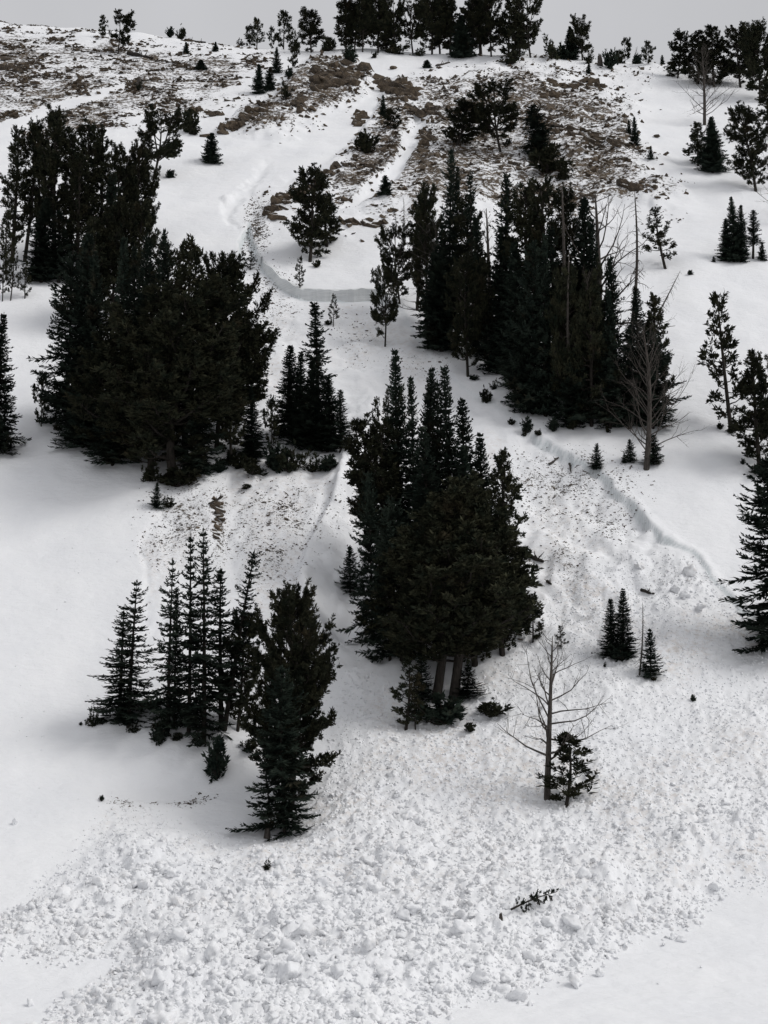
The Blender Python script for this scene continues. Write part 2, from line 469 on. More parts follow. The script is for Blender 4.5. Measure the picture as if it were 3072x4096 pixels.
m_hill = sstep(-40, 90, d_hill + wob(7, 60, 5)); m_rib = sstep(-25, 45, d_rib + wob(4, 40, 6)); m_but = sstep(-70, 110, d_but + wob(7, 75, 7) + wob(2.5, 30, 12))
rock = np.maximum(np.maximum(m_hill * 0.535, m_rib * 0.61), m_but * 0.575)
chute = np.zeros_like(rock)
for c in CHUTES: chute = np.maximum(chute, sstep(-8, 14, sdf(c, PX, PY) + wob(2.5, 12, 8)))
rock *= 1 - 0.92 * chute
rock += 0.15 * np.clip(rock * 3, 0, 1) * fbm(GX / 8 + 3, GY / 14, 3)
# small bare flecks on the bed surface
FLECKS = [((1080, 1180, 110, 150), 0.12), ((1010, 1330, 100, 130), 0.16), ((1420, 1330, 120, 130), 0.06), ((1030, 920, 40, 90), 0.55), ((2230, 1930, 260, 110), 0.40), ((2400, 2030, 150, 90), 0.40), ((2260, 2210, 90, 70), 0.40),
          ((760, 2060, 150, 130), 0.42), ((1130, 2060, 190, 130), 0.44), ((660, 2160, 90, 90), 0.40), ((880, 2080, 35, 130), 0.62), ((1080, 2200, 120, 130), 0.38), ((740, 3180, 100, 34), 0.44), ((480, 3200, 70, 40), 0.30),
          ((620, 2820, 60, 30), 0.5), ((2110, 2200, 70, 20), 0.4), ((1700, 1450, 200, 60), 0.06)]
fleck = np.zeros_like(rock)
for (cx, cy, rx, ry), s in FLECKS: fleck = np.maximum(fleck, (s + 0.10) * blob(cx, cy, rx * 1.1, ry * 1.1))
rock = np.clip(np.maximum(rock, fleck * 0.86), 0, 1)
rough = np.clip(np.maximum(m_but * 1.0, m_rib * 1.1) * (1 - chute), 0, 1)
GZ += rough * (0.9 + 0.9 * fbm(GX / 4, GY / 6, 3) + 0.35 * np.abs(fbm(GX / 1.2, GY / 1.6, 3)))
GZ += m_hill * (1 - chute) * (0.35 * fbm(GX / 5, GY / 4, 3) + 0.16 * fbm(GX / 1.5, GY / 1.4, 3))
rock = np.where(rock < 0.04, 0, rock)

# avalanche debris
d_db = sdf(DEBRIS, PX, PY) + wob(1.6, 26, 9) + wob(0.5, 10, 10)
d_db = np.where(GY < 10, -1e3, d_db)
front = sstep(2500, 3700, PY)
m_db = sstep(-14, 60 + 60 * front, d_db)
coarse = np.clip(0.28 + 0.72 * sstep(2850, 3700, PY) + 0.25 * fbm(GX / 5, GY / 5, 2), 0.2, 1.1)
right_lobe = blob(2780, 2330, 190, 130)
coarse = np.minimum(coarse, 0.18 + np.maximum(sstep(3540, 3720, PY), sstep(0, 380, d_db)))
coarse = np.maximum(coarse, 0.8 * right_lobe)
GZ += m_db * (0.22 + 0.34 * front) * sstep(0, 260, d_db)
GZ += m_db * 0.34 * fbm(GX / 3.2, GY / 3.2, 4) * (0.4 + 0.6 * coarse)
sel = m_db > 0.01
lx, ly = GX[sel], GY[sel]
h = np.zeros_like(lx)
ca = coarse[sel]
wx, wy = lx + 0.12 * fbm(lx / 0.6, ly / 0.6, 2), ly + 0.12 * fbm(lx / 0.6 + 9, ly / 0.6, 2)
h += 0.24 * facets(wx / 1.25 + 5, wy / 1.25, 0.45) * sstep(0.55, 1.0, ca)
h += 0.15 * facets(wx / 0.62, wy / 0.62 + 3, 0.75) * (0.2 + 0.8 * ca)
h += 0.10 * facets(wx / 0.36 + 9, wy / 0.36, 0.85) * (0.45 + 0.55 * ca)
h += 0.08 * fbm(lx / 0.30, ly / 0.30, 2)
GZ[sel] += h * m_db[sel]
# broken, clotted snow elsewhere on the bed
GZ += bed * 0.10 * np.clip(fbm(GX / 0.9, GY / 0.9, 3), 0, 1) * sstep(1700, 2500, PY)
dirt = np.clip(0.75 * m_db * sstep(-0.15, 0.35, fbm(GX / 6 + 2, GY / 6, 3)) * sstep(3900, 3400, PY) + 0.45 * bed * sstep(-0.1, 0.3, fbm(GX / 4, GY / 7, 3)), 0, 1)

nr, nc = GX.shape
V = np.stack([GX, GY, GZ], -1).reshape(-1, 3)
i = np.arange(nr - 1)[:, None] * nc + np.arange(nc - 1)[None]
F = np.stack([i, i + 1, i + nc + 1, i + nc], -1).reshape(-1, 4)
me = mesh_from("snow_slope", V, F, True, M_GROUND)
old_shade = sstep(-2, 2, d_sl) * sstep(16, 6, d_sl) * sharp * fade * (1 - 0.6 * hidden)  # grey band on the step faces: older layers and painted-in shade together
for nm, a in (('rock', rock), ('dirt', dirt), ('old_shade', old_shade)):
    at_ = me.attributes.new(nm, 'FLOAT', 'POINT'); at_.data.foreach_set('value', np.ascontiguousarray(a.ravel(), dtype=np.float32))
ground = obj("snow_slope", me)
tag(ground, "snow covered mountain slope with bare scree and avalanche bed", kind='structure')

_ri = np.arange(nr); _ci = np.arange(nc)
def gz(x, y, A=None):
    A = GZ if A is None else A
    x = np.asarray(x, float); y = np.asarray(y, float)
    r = np.clip(np.interp(y, ys, _ri), 0, nr - 1.001); k = np.maximum(y, 40.0)
    c = np.clip(np.interp(x / k, us, _ci), 0, nc - 1.001)
    r0 = r.astype(int); c0 = c.astype(int); fr, fc = r - r0, c - c0
    return (A[r0, c0] * (1 - fr) * (1 - fc) + A[r0 + 1, c0] * fr * (1 - fc) + A[r0, c0 + 1] * (1 - fr) * fc + A[r0 + 1, c0 + 1] * fr * fc)
_ty = np.arange(30, 290, 0.2)
def at(px, py):
    """point of the slope seen at a photograph pixel"""
    d = ray(px, py)
    t = _ty / d[1]
    f = gz(t * d[0], _ty) - t * d[2]
    k = np.nonzero(f > 0)[0]
    if len(k) == 0 or k[0] == 0:                 # just above the skyline: the crest itself
        j = int(np.argmax(f)) if len(k) == 0 else 0
        yy = _ty[j]; xx = t[j] * d[0]
        return np.array([xx, yy, float(gz(xx, yy))])
    j = k[0]; a = f[j - 1] / (f[j - 1] - f[j])
    yy = _ty[j - 1] + a * 0.2; xx = yy / d[1] * d[0]
    return np.array([xx, yy, float(gz(xx, yy))])
def z_for_row(y, py):
    t = (CY - py) / FPX
    return y * (t * cP + sP) / (cP - t * sP)
def px_per_m(p): return FPX / (p[1] * cP + p[2] * sP)

# bare vertical faces where the slab broke away
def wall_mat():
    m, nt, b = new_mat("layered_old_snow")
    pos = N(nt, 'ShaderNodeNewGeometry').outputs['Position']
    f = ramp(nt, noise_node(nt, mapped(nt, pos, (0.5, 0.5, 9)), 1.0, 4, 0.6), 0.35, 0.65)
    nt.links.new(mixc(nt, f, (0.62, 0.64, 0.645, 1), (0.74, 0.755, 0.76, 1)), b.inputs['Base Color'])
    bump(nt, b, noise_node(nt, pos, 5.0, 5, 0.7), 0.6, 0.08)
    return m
M_WALL = wall_mat()
def fracture(x0, x1, r0, r1, min_h):
    T, B, K = [], [], []
    for c in range(nc):
        k = np.nonzero((PY[:, c] > r0) & (PY[:, c] < r1) & (PX[:, c] > x0) & (PX[:, c] < x1))[0]
        if len(k) < 2: continue
        q = d_sl[k, c]; hit = np.nonzero((q[:-1] > 4) & (q[1:] <= 4))[0]
        if len(hit) == 0: continue
        j = k[hit[0]]; y = ys[j] + (ys[j + 1] - ys[j]) * (q[hit[0]] - 4) / (q[hit[0]] - q[hit[0] + 1])
        x = us[c] * y
        zt = float(gz(us[c] * (y + 0.45), y + 0.45)) - 0.45 * 0.70; zb = float(gz(us[c] * (y - 0.55), y - 0.55)) + 0.30
        T.append((x, y, zt)); B.append((x, y, zb - 0.12)); K.append(c)
    V_, F_ = [], []
    for i, (t, b) in enumerate(zip(T, B)):
        jit = 0.05 * math.sin(i * 0.31) + 0.025 * math.sin(i * 1.3) + (0.05 if (i // 7) % 3 == 0 else 0)
        y = t[1] - 0.16 + jit
        top = max(t[2] + 0.03 + 0.05 * math.sin(i * 0.9) * math.sin(i * 0.23 + 1), b[2])
        V_ += [(b[0], y - 0.03, b[2]), (b[0], y + 0.01, b[2] * .5 + top * .5), (b[0], y - 0.01, top), (b[0], t[1] + 0.5, float(gz(us[K[i]] * (t[1] + 0.5), t[1] + 0.5)) - 0.01)]
        if i and K[i] == K[i - 1] + 1 and abs(T[i][1] - T[i - 1][1]) < 0.9 and t[2] - b[2] > min_h:
            a, d = (i - 1) * 4, i * 4
            F_ += [(a + k, d + k, d + k + 1, a + k + 1) for k in range(3)]
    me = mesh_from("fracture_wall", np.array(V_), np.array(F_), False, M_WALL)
    return obj("fracture_wall", me, ground)
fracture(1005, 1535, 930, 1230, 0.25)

# ------------------------------------------------------------------ lumps of snow and rocks
def ico(sub):
    import bmesh
    bm = bmesh.new(); bmesh.ops.create_icosphere(bm, subdivisions=sub, radius=1.0)
    V = np.array([v.co[:] for v in bm.verts]); F = np.array([[v.index for v in f.verts] for f in bm.faces]); bm.free()
    return V, F
def lump(sub, seed, angular=0.5, amp=0.25, flat=0.75):
    V, F = ico(sub); r = np.random.default_rng(seed)
    V = V.copy()
    for _ in range(7):                                       # planed faces, then knocked about
        n = r.normal(size=3); n /= np.linalg.norm(n); d = r.uniform(0.5, 0.8)
        h = V @ n - d
        V -= np.clip(h, 0, None)[:, None] * n * angular * 1.6
    off = r.uniform(0, 50, 3)
    V *= np.array([1 + amp * (mnoise.fractal(Vector(v * 1.6 + off), 0.8, 2.1, 3)) for v in V])[:, None]
    V *= np.array([r.uniform(0.85, 1.2), r.uniform(0.75, 1.05), flat * r.uniform(0.85, 1.15)])
    return V, F
def rot_mats(n, rng, tilt):
    a = rng.uniform(0, 2 * math.pi, n); b = rng.normal(0, tilt, n); c = rng.normal(0, tilt, n)
    R = np.zeros((n, 3, 3))
    ca, sa, cb, sb, cc, sc = np.cos(a), np.sin(a), np.cos(b), np.sin(b), np.cos(c), np.sin(c)
    Z = np.zeros(n); O = np.ones(n)
    Rz = np.stack([np.stack([ca, -sa, Z], -1), np.stack([sa, ca, Z], -1), np.stack([Z, Z, O], -1)], 1)
    Ry = np.stack([np.stack([cb, Z, sb], -1), np.stack([Z, O, Z], -1), np.stack([-sb, Z, cb], -1)], 1)
    Rx = np.stack([np.stack([O, Z, Z], -1), np.stack([Z, cc, -sc], -1), np.stack([Z, sc, cc], -1)], 1)
    return Ry @ Rx @ Rz
def heap(name, pts, size, protos, mat, parent=None, tilt=0.5, smooth=True, seed=1):
    rng = np.random.default_rng(seed)
    n = len(pts); which = rng.integers(0, len(protos), n); R = rot_mats(n, rng, tilt)
    Vs, Fs, off = [], [], 0
    for k, (PV, PF) in enumerate(protos):
        q = np.nonzero(which == k)[0]
        if len(q) == 0: continue
        W = np.einsum('nij,vj->nvi', R[q], PV) * size[q][:, None, None] + pts[q][:, None]
        Vs.append(W.reshape(-1, 3))
        Fs.append((PF[None] + (np.arange(len(q)) * len(PV))[:, None, None] + off).reshape(-1, 3)); off += len(q) * len(PV)
    return obj(name, mesh_from(name, np.vstack(Vs), np.vstack(Fs), smooth, mat), parent)
# random points of the slope, weighted by a map over the grid
_area = np.gradient(GX, axis=1) * np.gradient(GY, axis=0)
inframe = (PX > -260) & (PX < 3330) & (PY > -50) & (PY < 4400)
def scatter(weight, n, seed):
    rng = np.random.default_rng(seed)
    w = np.where(inframe, np.clip(weight, 0, None) * _area, 0).ravel(); w /= w.sum()
    k = rng.choice(w.size, n, p=w); r, c = k // nc, k % nc
    x = GX[r, c] + rng.uniform(-.5, .5, n) * _area[r, c] ** 0.5; yy = GY[r, c] + rng.uniform(-.5, .5, n) * _area[r, c] ** 0.5
    return np.stack([x, yy, gz(x, yy)], -1), r, c, rng

debris = empty("avalanche_debris", at(1500, 3600))
tag(debris, "broad apron of broken avalanche snow spilling onto the flat", "avalanche debris")
o0 = Vector(debris.location)
def under(o):                                                 # keep world place under the parent
    o.parent = debris; o.location = Vector(o.location) - o0
    return o
W_db = np.where(d_db > -20, sstep(-25, 40, d_db), 0)
fine = [lump(2, 100 + k, 0.9, 0.6) for k in range(10)]
toe = ((d_db > -25) & (d_db < 140) & (PY > 3450)) * 1.0
# rubble too small to pick apart
p, r, c, rng = scatter(W_db * (0.35 + coarse) * (0.5 + 1.2 * front) * (1 + 1.2 * toe), 7000, 21)
sz = (0.050 + 0.165 * rng.random(len(p)) ** 3) * (0.4 + 0.65 * coarse[r, c])
p[:, 2] += sz * rng.uniform(-0.6, 0.25, len(p))
rub = heap("snow_rubble", p - np.array(o0), sz, fine, M_LUMP, debris, 0.6, True, 22); rub['kind'] = 'stuff'
p, r, c, rng = scatter(W_db * (1 - front) + 0.7 * W_db * (0.3 + front) + 0.05 * bed * sstep(2000, 2600, PY), 26000, 23)
sz = (0.050 + 0.070 * rng.random(len(p)) ** 2) * (0.6 + 0.6 * coarse[r, c])
p[:, 2] += sz * rng.uniform(-0.55, 0.3, len(p))
cr = heap("snow_crumbs", p - np.array(o0), sz, [lump(1, 180 + k, .7, .5) for k in range(8)], M_LUMP, debris, 0.6, True, 24); cr['kind'] = 'stuff'
# blocks one can point at
blocks = []
for k in range(10):
    bv, bf = lump(3, 40 + k, 0.5, 0.55, 0.8)
    blocks.append(mesh_from("snow_block", bv, bf, True, M_LUMP))
p, r, c, rng = scatter(sstep(0, 60, d_db) * coarse ** 2 * (0.05 + front), 270, 25)
for k in range(len(p)):
    o = obj("snow_block", blocks[k % 10], debris)
    s = (0.13 + 0.22 * rng.random() ** 2.8) * (0.45 + 0.65 * coarse[r[k], c[k]])
    o.location = Vector(p[k]) - o0 + Vector((0, 0, rng.uniform(-0.3, 0.25) * s))
    o.rotation_euler = (rng.normal(0, .4), rng.normal(0, .4), rng.uniform(0, 6.28)); o.scale = (s, s, s)
for k, (px, py, w) in enumerate([(605, 3755, 78), (720, 3760, 95), (1000, 3915, 90), (925, 3915, 70), (590, 3945, 80), (2120, 3840, 75), (1840, 3735, 120), (1920, 3915, 90), (1650, 3830, 70), (330, 3740, 90), (1350, 3900, 80), (1480, 3790, 90),
                                 (1210, 3940, 60), (2750, 2300, 90), (2700, 2370, 60), (2740, 2390, 55), (2800, 2440, 60), (2560, 2270, 50), (2860, 3560, 60), (2440, 3640, 70)]):
    q = at(px, py); s = 0.8 * w / 2 / px_per_m(q)
    o = obj("snow_block", blocks[(k * 3 + 1) % 10], debris)
    o.location = Vector(q) - o0 + Vector((0, 0, s * 0.35)); o.rotation_euler = (0.3 * math.sin(k), 0.3 * math.cos(2 * k), k * 1.7); o.scale = (s, s, s)
# blocks that rolled out on their own
for k, (px, py, w, lab) in enumerate([(2725, 3765, 50, "rounded snow block lying alone on the flat snow beyond the toe"), (2655, 3782, 26, "small snow lump just short of the lone rounded block"),
        (2075, 4000, 95, "large snow block at the very toe of the debris"), (2125, 4022, 44, "snow lump leaning against the large toe block"), (2300, 3945, 95, "long low snow block at the edge of the debris apron"),
        (2400, 3905, 60, "pale snow block half out of the debris edge above the flat"), (2632, 3937, 16, "tiny snow pellet out on the smooth flat snow"), (2805, 3872, 16, "tiny snow ball lying by itself on the flat below the lone block"),
        (2690, 3755, 40, "snow lump between the debris edge and the lone block"), (120, 4022, 44, "snow lump on the flat snow at the lower left corner"), (265, 3868, 26, "snow crumb on the smooth snow below the left lobe"),
        (60, 3298, 40, "pair of snow clods on the smooth slope left of the flank")]):
    q = at(px, py); s = 0.78 * w / 2 / px_per_m(q)
    o = obj("snow_block", blocks[(k * 7 + 2) % 10]); o.location = Vector(q) + Vector((0, 0, s * 0.45)); o.scale = (s, s * 0.9, s); o.rotation_euler = (0.2, 0.1 * k, 1.3 * k)
    tag(o, lab, "snow block", "snow blocks rolled out beyond the debris")

smooth_snow = (d_sl < -20) & (d_db < -60) & (PY > 1900)
p, r, c, rng = scatter(np.where(smooth_snow, 1.0, 0.0) * np.clip(0.2 + 2 * fbm(GX / 6, GY / 9, 2), 0, 2), 260, 27)
sz = 0.02 + 0.05 * rng.random(len(p)) ** 3
cr = heap("snow_pellets", p, sz, fine, M_LUMP, None, 0.5, True, 28)
tag(cr, "tiny snow pellets sprinkled over the undisturbed slope", "snow pellets", kind='stuff')

# scree: too many to count
def shard(seed, flat=0.5):
    V, F = ico(1); r = np.random.default_rng(seed); V = V.copy()
    for _ in range(9):
        n = r.normal(size=3); n /= np.linalg.norm(n); d = r.uniform(0.35, 0.7)
        V -= np.clip(V @ n - d, 0, None)[:, None] * n
    V *= np.array([r.uniform(0.9, 1.5), r.uniform(0.7, 1.1), flat * r.uniform(0.7, 1.3)]) / 0.75
    return V, F
def hull(seed, n=14, dims=(1, 0.7, 0.5)):
    """angular block: hull of a few points"""
    import bmesh
    r = np.random.default_rng(seed); bm = bmesh.new()
    P = r.uniform(-1, 1, (n, 3)); P = np.sign(P) * np.abs(P) ** 0.55
    for q in P * np.array(dims): bm.verts.new(q)
    res = bmesh.ops.convex_hull(bm, input=bm.verts)
    bmesh.ops.delete(bm, geom=[v for v in bm.verts if not v.link_faces], context='VERTS')
    bmesh.ops.triangulate(bm, faces=bm.faces); bm.verts.index_update()
    V = np.array([v.co[:] for v in bm.verts]); F = np.array([[v.index for v in f.verts] for f in bm.faces]); bm.free()
    return V, F
shards = [hull(200 + k, 8, (1.15, 0.8, 0.5)) for k in range(12)]
pebbles = [hull(240 + k, 6, (1.35, 0.8, 0.45)) for k in range(8)]
n_but = fbm(GX / 3.0 + 3, GY / 4.0, 3)
w_but = (m_but + m_rib) * (1 - chute) * np.clip(0.35 + 1.2 * n_but, 0.02, 2)
p, r, c, rng = scatter(w_but, 6500, 31)
sz = 0.08 + 0.34 * rng.random(len(p)) ** 3.5
p[:, 2] += sz * 0.05
sc_ = heap("scree", p, sz, shards, M_ROCK, None, 0.35, False, 32)
tag(sc_, "brown angular scree lying among snow on the upper buttress", "scree", kind='stuff')
w_hl = m_hill * (1 - chute) * np.clip(0.15 + 1.6 * fbm(GX / 5 + 9, GY / 3.5, 3), 0, 2) * (d_but < 0)
p, r, c, rng = scatter(w_hl, 6500, 33)
sz = 0.10 + 0.36 * rng.random(len(p)) ** 2.4
p[:, 2] -= sz * 0.05
sc_ = heap("stony_tufts", p, sz, [(v * np.array([1.3, 1, 0.62]), f) for v, f in shards], M_ROCK, None, 0.2, False, 34)
tag(sc_, "grey brown stones and tufts poking through snow on the far hill", "stones", kind='stuff')
p, r, c, rng = scatter(np.clip(fleck - 0.05, 0, 1) * np.clip(0.6 + 0.8 * fbm(GX / 1.5, GY / 2.2, 2), 0, 2) / np.maximum(GY / 80, 0.5), 15000, 35)
sz = (0.022 + 0.085 * rng.random(len(p)) ** 4) * np.clip(p[:, 1] / 90, 0.9, 1.5)
sc_ = heap("dark_gravel", p, sz, pebbles, M_ROCK, None, 0.3, False, 36)
tag(sc_, "dark stones and soil showing through the scoured avalanche bed", "gravel", kind='stuff')

# crags: each an outcrop of separate rocks
crag_meshes = [mesh_from("rock", *hull(300 + k, 16, (1.5, 0.9, 0.62)), False, M_ROCK) for k in range(14)]
def outcrop(path, n, w, lab, spread=30, seed=0, dip=0.3):
    rr = np.random.default_rng(500 + seed)
    P = np.asarray(path, float)
    base = at(*P[len(P) // 2])
    e = empty("rock_outcrop", base); tag(e, lab, "rock outcrop", "crags on the upper slope")
    n = int(n * 2.1)
    for k, s in enumerate(np.linspace(0, len(P) - 1, n)):
        j = min(int(s), len(P) - 2); f = s - j
        px, py = P[j] * (1 - f) + P[j + 1] * f + rr.normal(0, spread, 2) * np.array([1, 0.6])
        q = at(px, py); sz = w / px_per_m(q) / 2 * rr.uniform(0.35, 1.0)
        o = obj("rock", crag_meshes[rr.integers(14)], e)
        o.location = Vector(q - base) + Vector((0, 0, sz * rr.uniform(-0.1, 0.3))); o.scale = (sz * rr.uniform(.7, 1.2), sz * rr.uniform(.7, 1.1), sz * rr.uniform(0.6, 1.3))
        o.rotation_euler = (rr.normal(0.2, .2), rr.normal(dip, .22), rr.normal(0.2, 0.6))
outcrop([(905, 525), (960, 490), (1010, 450), (1060, 430)], 28, 42, "brown rock ledge stepping up beside two small firs", 12, 1)
outcrop([(1290, 330), (1350, 300), (1440, 300)], 40, 50, "large slanting brown crag under the ridge crest bush", 34, 2)
outcrop([(1545, 360), (1590, 340), (1640, 400)], 28, 48, "blocky crag right of the snowy notch below the ridge", 22, 3)
outcrop([(1430, 500), (1440, 450), (1470, 470)], 12, 42, "small crag on the edge of the open snow chute", 12, 4)
outcrop([(1690, 520), (1700, 560), (1690, 600)], 16, 38, "brown rock face on the right wall of the narrow chute", 12, 5)
outcrop([(1085, 865), (1120, 810), (1170, 780), (1210, 790)], 26, 42, "dark crag behind the lone pine above the crown fracture", 15, 6)
outcrop([(750, 455), (790, 440), (850, 455), (880, 465)], 13, 36, "low rock ledge on snow behind the dark bush", 8, 7)
outcrop([(1350, 885), (1440, 895), (1540, 900)], 16, 30, "low rock band along the top of the unbroken slab", 8, 8)
outcrop([(2490, 735), (2540, 760)], 6, 62, "long dark slab at the foot of the right buttress", 8, 9)
outcrop([(2190, 390), (2250, 340), (2330, 350), (2400, 340)], 16, 40, "scattered ledges near the top of the right buttress", 16, 10)
outcrop([(2100, 460), (2200, 520), (2350, 540), (2480, 600)], 24, 40, "broken ledges crossing the middle of the right buttress", 22, 11)
outcrop([(1640, 440), (1700, 470), (1740, 400)], 12, 40, "rounded rocks above the narrow chute", 16, 12)
outcrop([(1240, 760), (1330, 690), (1420, 640)], 18, 36, "line of rocks along the lower edge of the open chute", 14, 13)
outcrop([(1150, 440), (1200, 400), (1230, 470)], 12, 40, "rough rocks below the trees on the left rib", 18, 14)
outcrop([(30, 260), (70, 280), (130, 330)], 14, 34, "dark rock lumps on the far hill at the picture's left edge", 22, 15)
outcrop([(300, 330), (370, 320), (330, 390)], 12, 28, "brown rock lumps midway up the far left hill", 26, 16)
outcrop([(860, 2090), (872, 2000), (880, 2060), (865, 2150)], 14, 34, "reddish soil bank beside the gully in the scoured bed", 9, 17)
for px, py, w, lab in [(820, 548, 40, "dark boulder just above the small round fir"), (2570, 733, 30, "brown boulder alone on snow below the right buttress"), (2625, 548, 34, "flat brown stones on the open snow right of the buttress"),
                       (2643, 440, 10, "tiny stone alone in the white bowl beyond the buttress"), (1480, 735, 26, "small boulder in the narrow snow chute"), (600, 2825, 70, "brown boulder between the two left fir groups"),
                       (1575, 275, 36, "small boulder in the snow saddle under the ridge trees"), (1760, 1450, 16, "little stone on the bed beside the multi-stemmed pine"), (2080, 2560, 20, "stone under the right hand pine of the middle clump")]:
    q = at(px, py); s = w / px_per_m(q) / 2
    o = obj("boulder", crag_meshes[int(px) % 14]); o.location = Vector(q) + Vector((0, 0, s * .2)); o.scale = (s * .8, s * .7, s * .6); o.rotation_euler = (0.1, 0.2, px)
    tag(o, lab, "boulder")

# ------------------------------------------------------------------ tree shapes, one unit tall
def fir_geo(seed, R=0.12, whorls=58, base=0.03, p=0.85, leaf=0.011, sparse=1.0, ragged=0.25, droop=0.25):
    r = np.random.default_rng(seed)
    W, L = Geo(), Geo()
    bend = r.normal(0, 0.006, 2)
    ax = lambda t: np.array([bend[0] * math.sin(3 * t), bend[1] * math.sin(2.3 * t + 1) - bend[1] * 0.84, t])
    ts = np.linspace(0, 1, 9)
    W.tube([ax(t) for t in ts], 0.0125 * (1 - ts) ** 0.8 + 0.0012, 7)
    gap = r.random(200) < 0.06
    for i in range(whorls):
        t = base + (0.985 - base) * (i + r.uniform(-.3, .3)) / whorls
        if t < 0.01: continue
        nb = int(r.integers(5, 8) * sparse + 0.5)
        lopsided = r.uniform(0, 6.28); az0 = r.uniform(0, 6.28)
        for b in range(nb):
            az = az0 + 6.283 * b / nb + r.normal(0, .25)
            Lb = R * (1 - t) ** p * (1 + ragged * r.normal()) * (1 + 0.18 * math.cos(az - lopsided)) + 0.006
            Lb = max(Lb, 0.008)
            if t < base + 0.05: Lb *= 0.8
            slope = -droop + 0.95 * t ** 1.6 + r.normal(0, .10)
            d = np.array([math.cos(az), math.sin(az), 0]); sd = np.array([-d[1], d[0], 0])
            m = max(4, int(Lb / (leaf * 0.62)))
            s = np.linspace(0.06, 1, m)
            z = Lb * (slope * s + 0.20 * s ** 3 - 0.10 * s ** 2)
            P = ax(t) + d * (Lb * s)[:, None]; P[:, 2] += z
            if Lb > 0.03: W.tube(np.vstack([ax(t), P[m // 2], P[-1]]), [0.0016, 0.001, 0.0004], 3)
            T = np.gradient(P, axis=0); T /= np.linalg.norm(T, axis=1)[:, None] + 1e-9
            for side in (-1, 1):
                ln = (0.42 * Lb * (1 - s) ** 0.8 * np.clip(s * 5, 0.3, 1) + leaf * 1.3) * r.uniform(0.6, 1.2, m)
                dirv = T * 0.62 + sd * side * 0.78 + np.array([0, 0, 1]) * r.normal(-0.05, .22, m)[:, None]
                dirv /= np.linalg.norm(dirv, axis=1)[:, None]
                wv = np.cross(dirv, np.array([0, 0, 1.0])); wv /= np.linalg.norm(wv, axis=1)[:, None] + 1e-9
                wv = wv * 0.75 + np.array([0, 0, 1]) * r.uniform(-.8, .8, m)[:, None]
                L.blades(P, P + dirv * ln[:, None], wv * leaf * 0.52)
            k = np.arange(0, m, 2)
            up = T[k] * 0.8 + np.array([0, 0, 1]) * r.uniform(-.3, .75, len(k))[:, None] + sd * r.normal(0, .3, len(k))[:, None]
            L.blades(P[k], P[k] + up * leaf * 1.9, sd[None] * leaf * 0.5 + np.zeros((len(k), 3)))
    k = np.array([[0, 0, 0.972]]) + np.zeros((5, 3))
    L.blades(k, k + np.stack([r.normal(0, .004, 5), r.normal(0, .004, 5), r.uniform(0.014, 0.03, 5)], -1), np.array([[leaf * .3, 0, 0]] * 5))
    return W, L

def tufts(L, r, pos, axis, size, nb=16, wide=0.145):
    """brush shaped needle clumps on shoot ends"""
    n = len(pos)
    axis = axis / (np.linalg.norm(axis, axis=1)[:, None] + 1e-9)
    ref = np.where(np.abs(axis[:, 2:3]) > 0.9, np.array([[1.0, 0, 0]]), np.array([[0, 0, 1.0]]))
    a = np.cross(axis, ref); a /= np.linalg.norm(a, axis=1)[:, None] + 1e-9
    b = np.cross(axis, a)
    sz = size * r.uniform(0.55, 1.4, n)
    for k in range(nb):
        th = r.uniform(0, 6.28, n); al = r.uniform(0.0, 0.9, n); open_ = r.uniform(0.35, 1.15, n)
        rad = np.cos(th)[:, None] * a + np.sin(th)[:, None] * b
        B = pos + axis * (sz * (al - 0.35))[:, None]
        D = axis * np.cos(open_)[:, None] + rad * np.sin(open_)[:, None]
        side = np.cross(D, rad + 0.3 * axis); side /= np.linalg.norm(side, axis=1)[:, None] + 1e-9
        tw = r.uniform(-1, 1, n)[:, None]
        L.blades(B, B + D * (sz * r.uniform(0.55, 0.95, n))[:, None], (side + tw * np.cross(side, D)) * (sz * wide)[:, None] * 0.8)

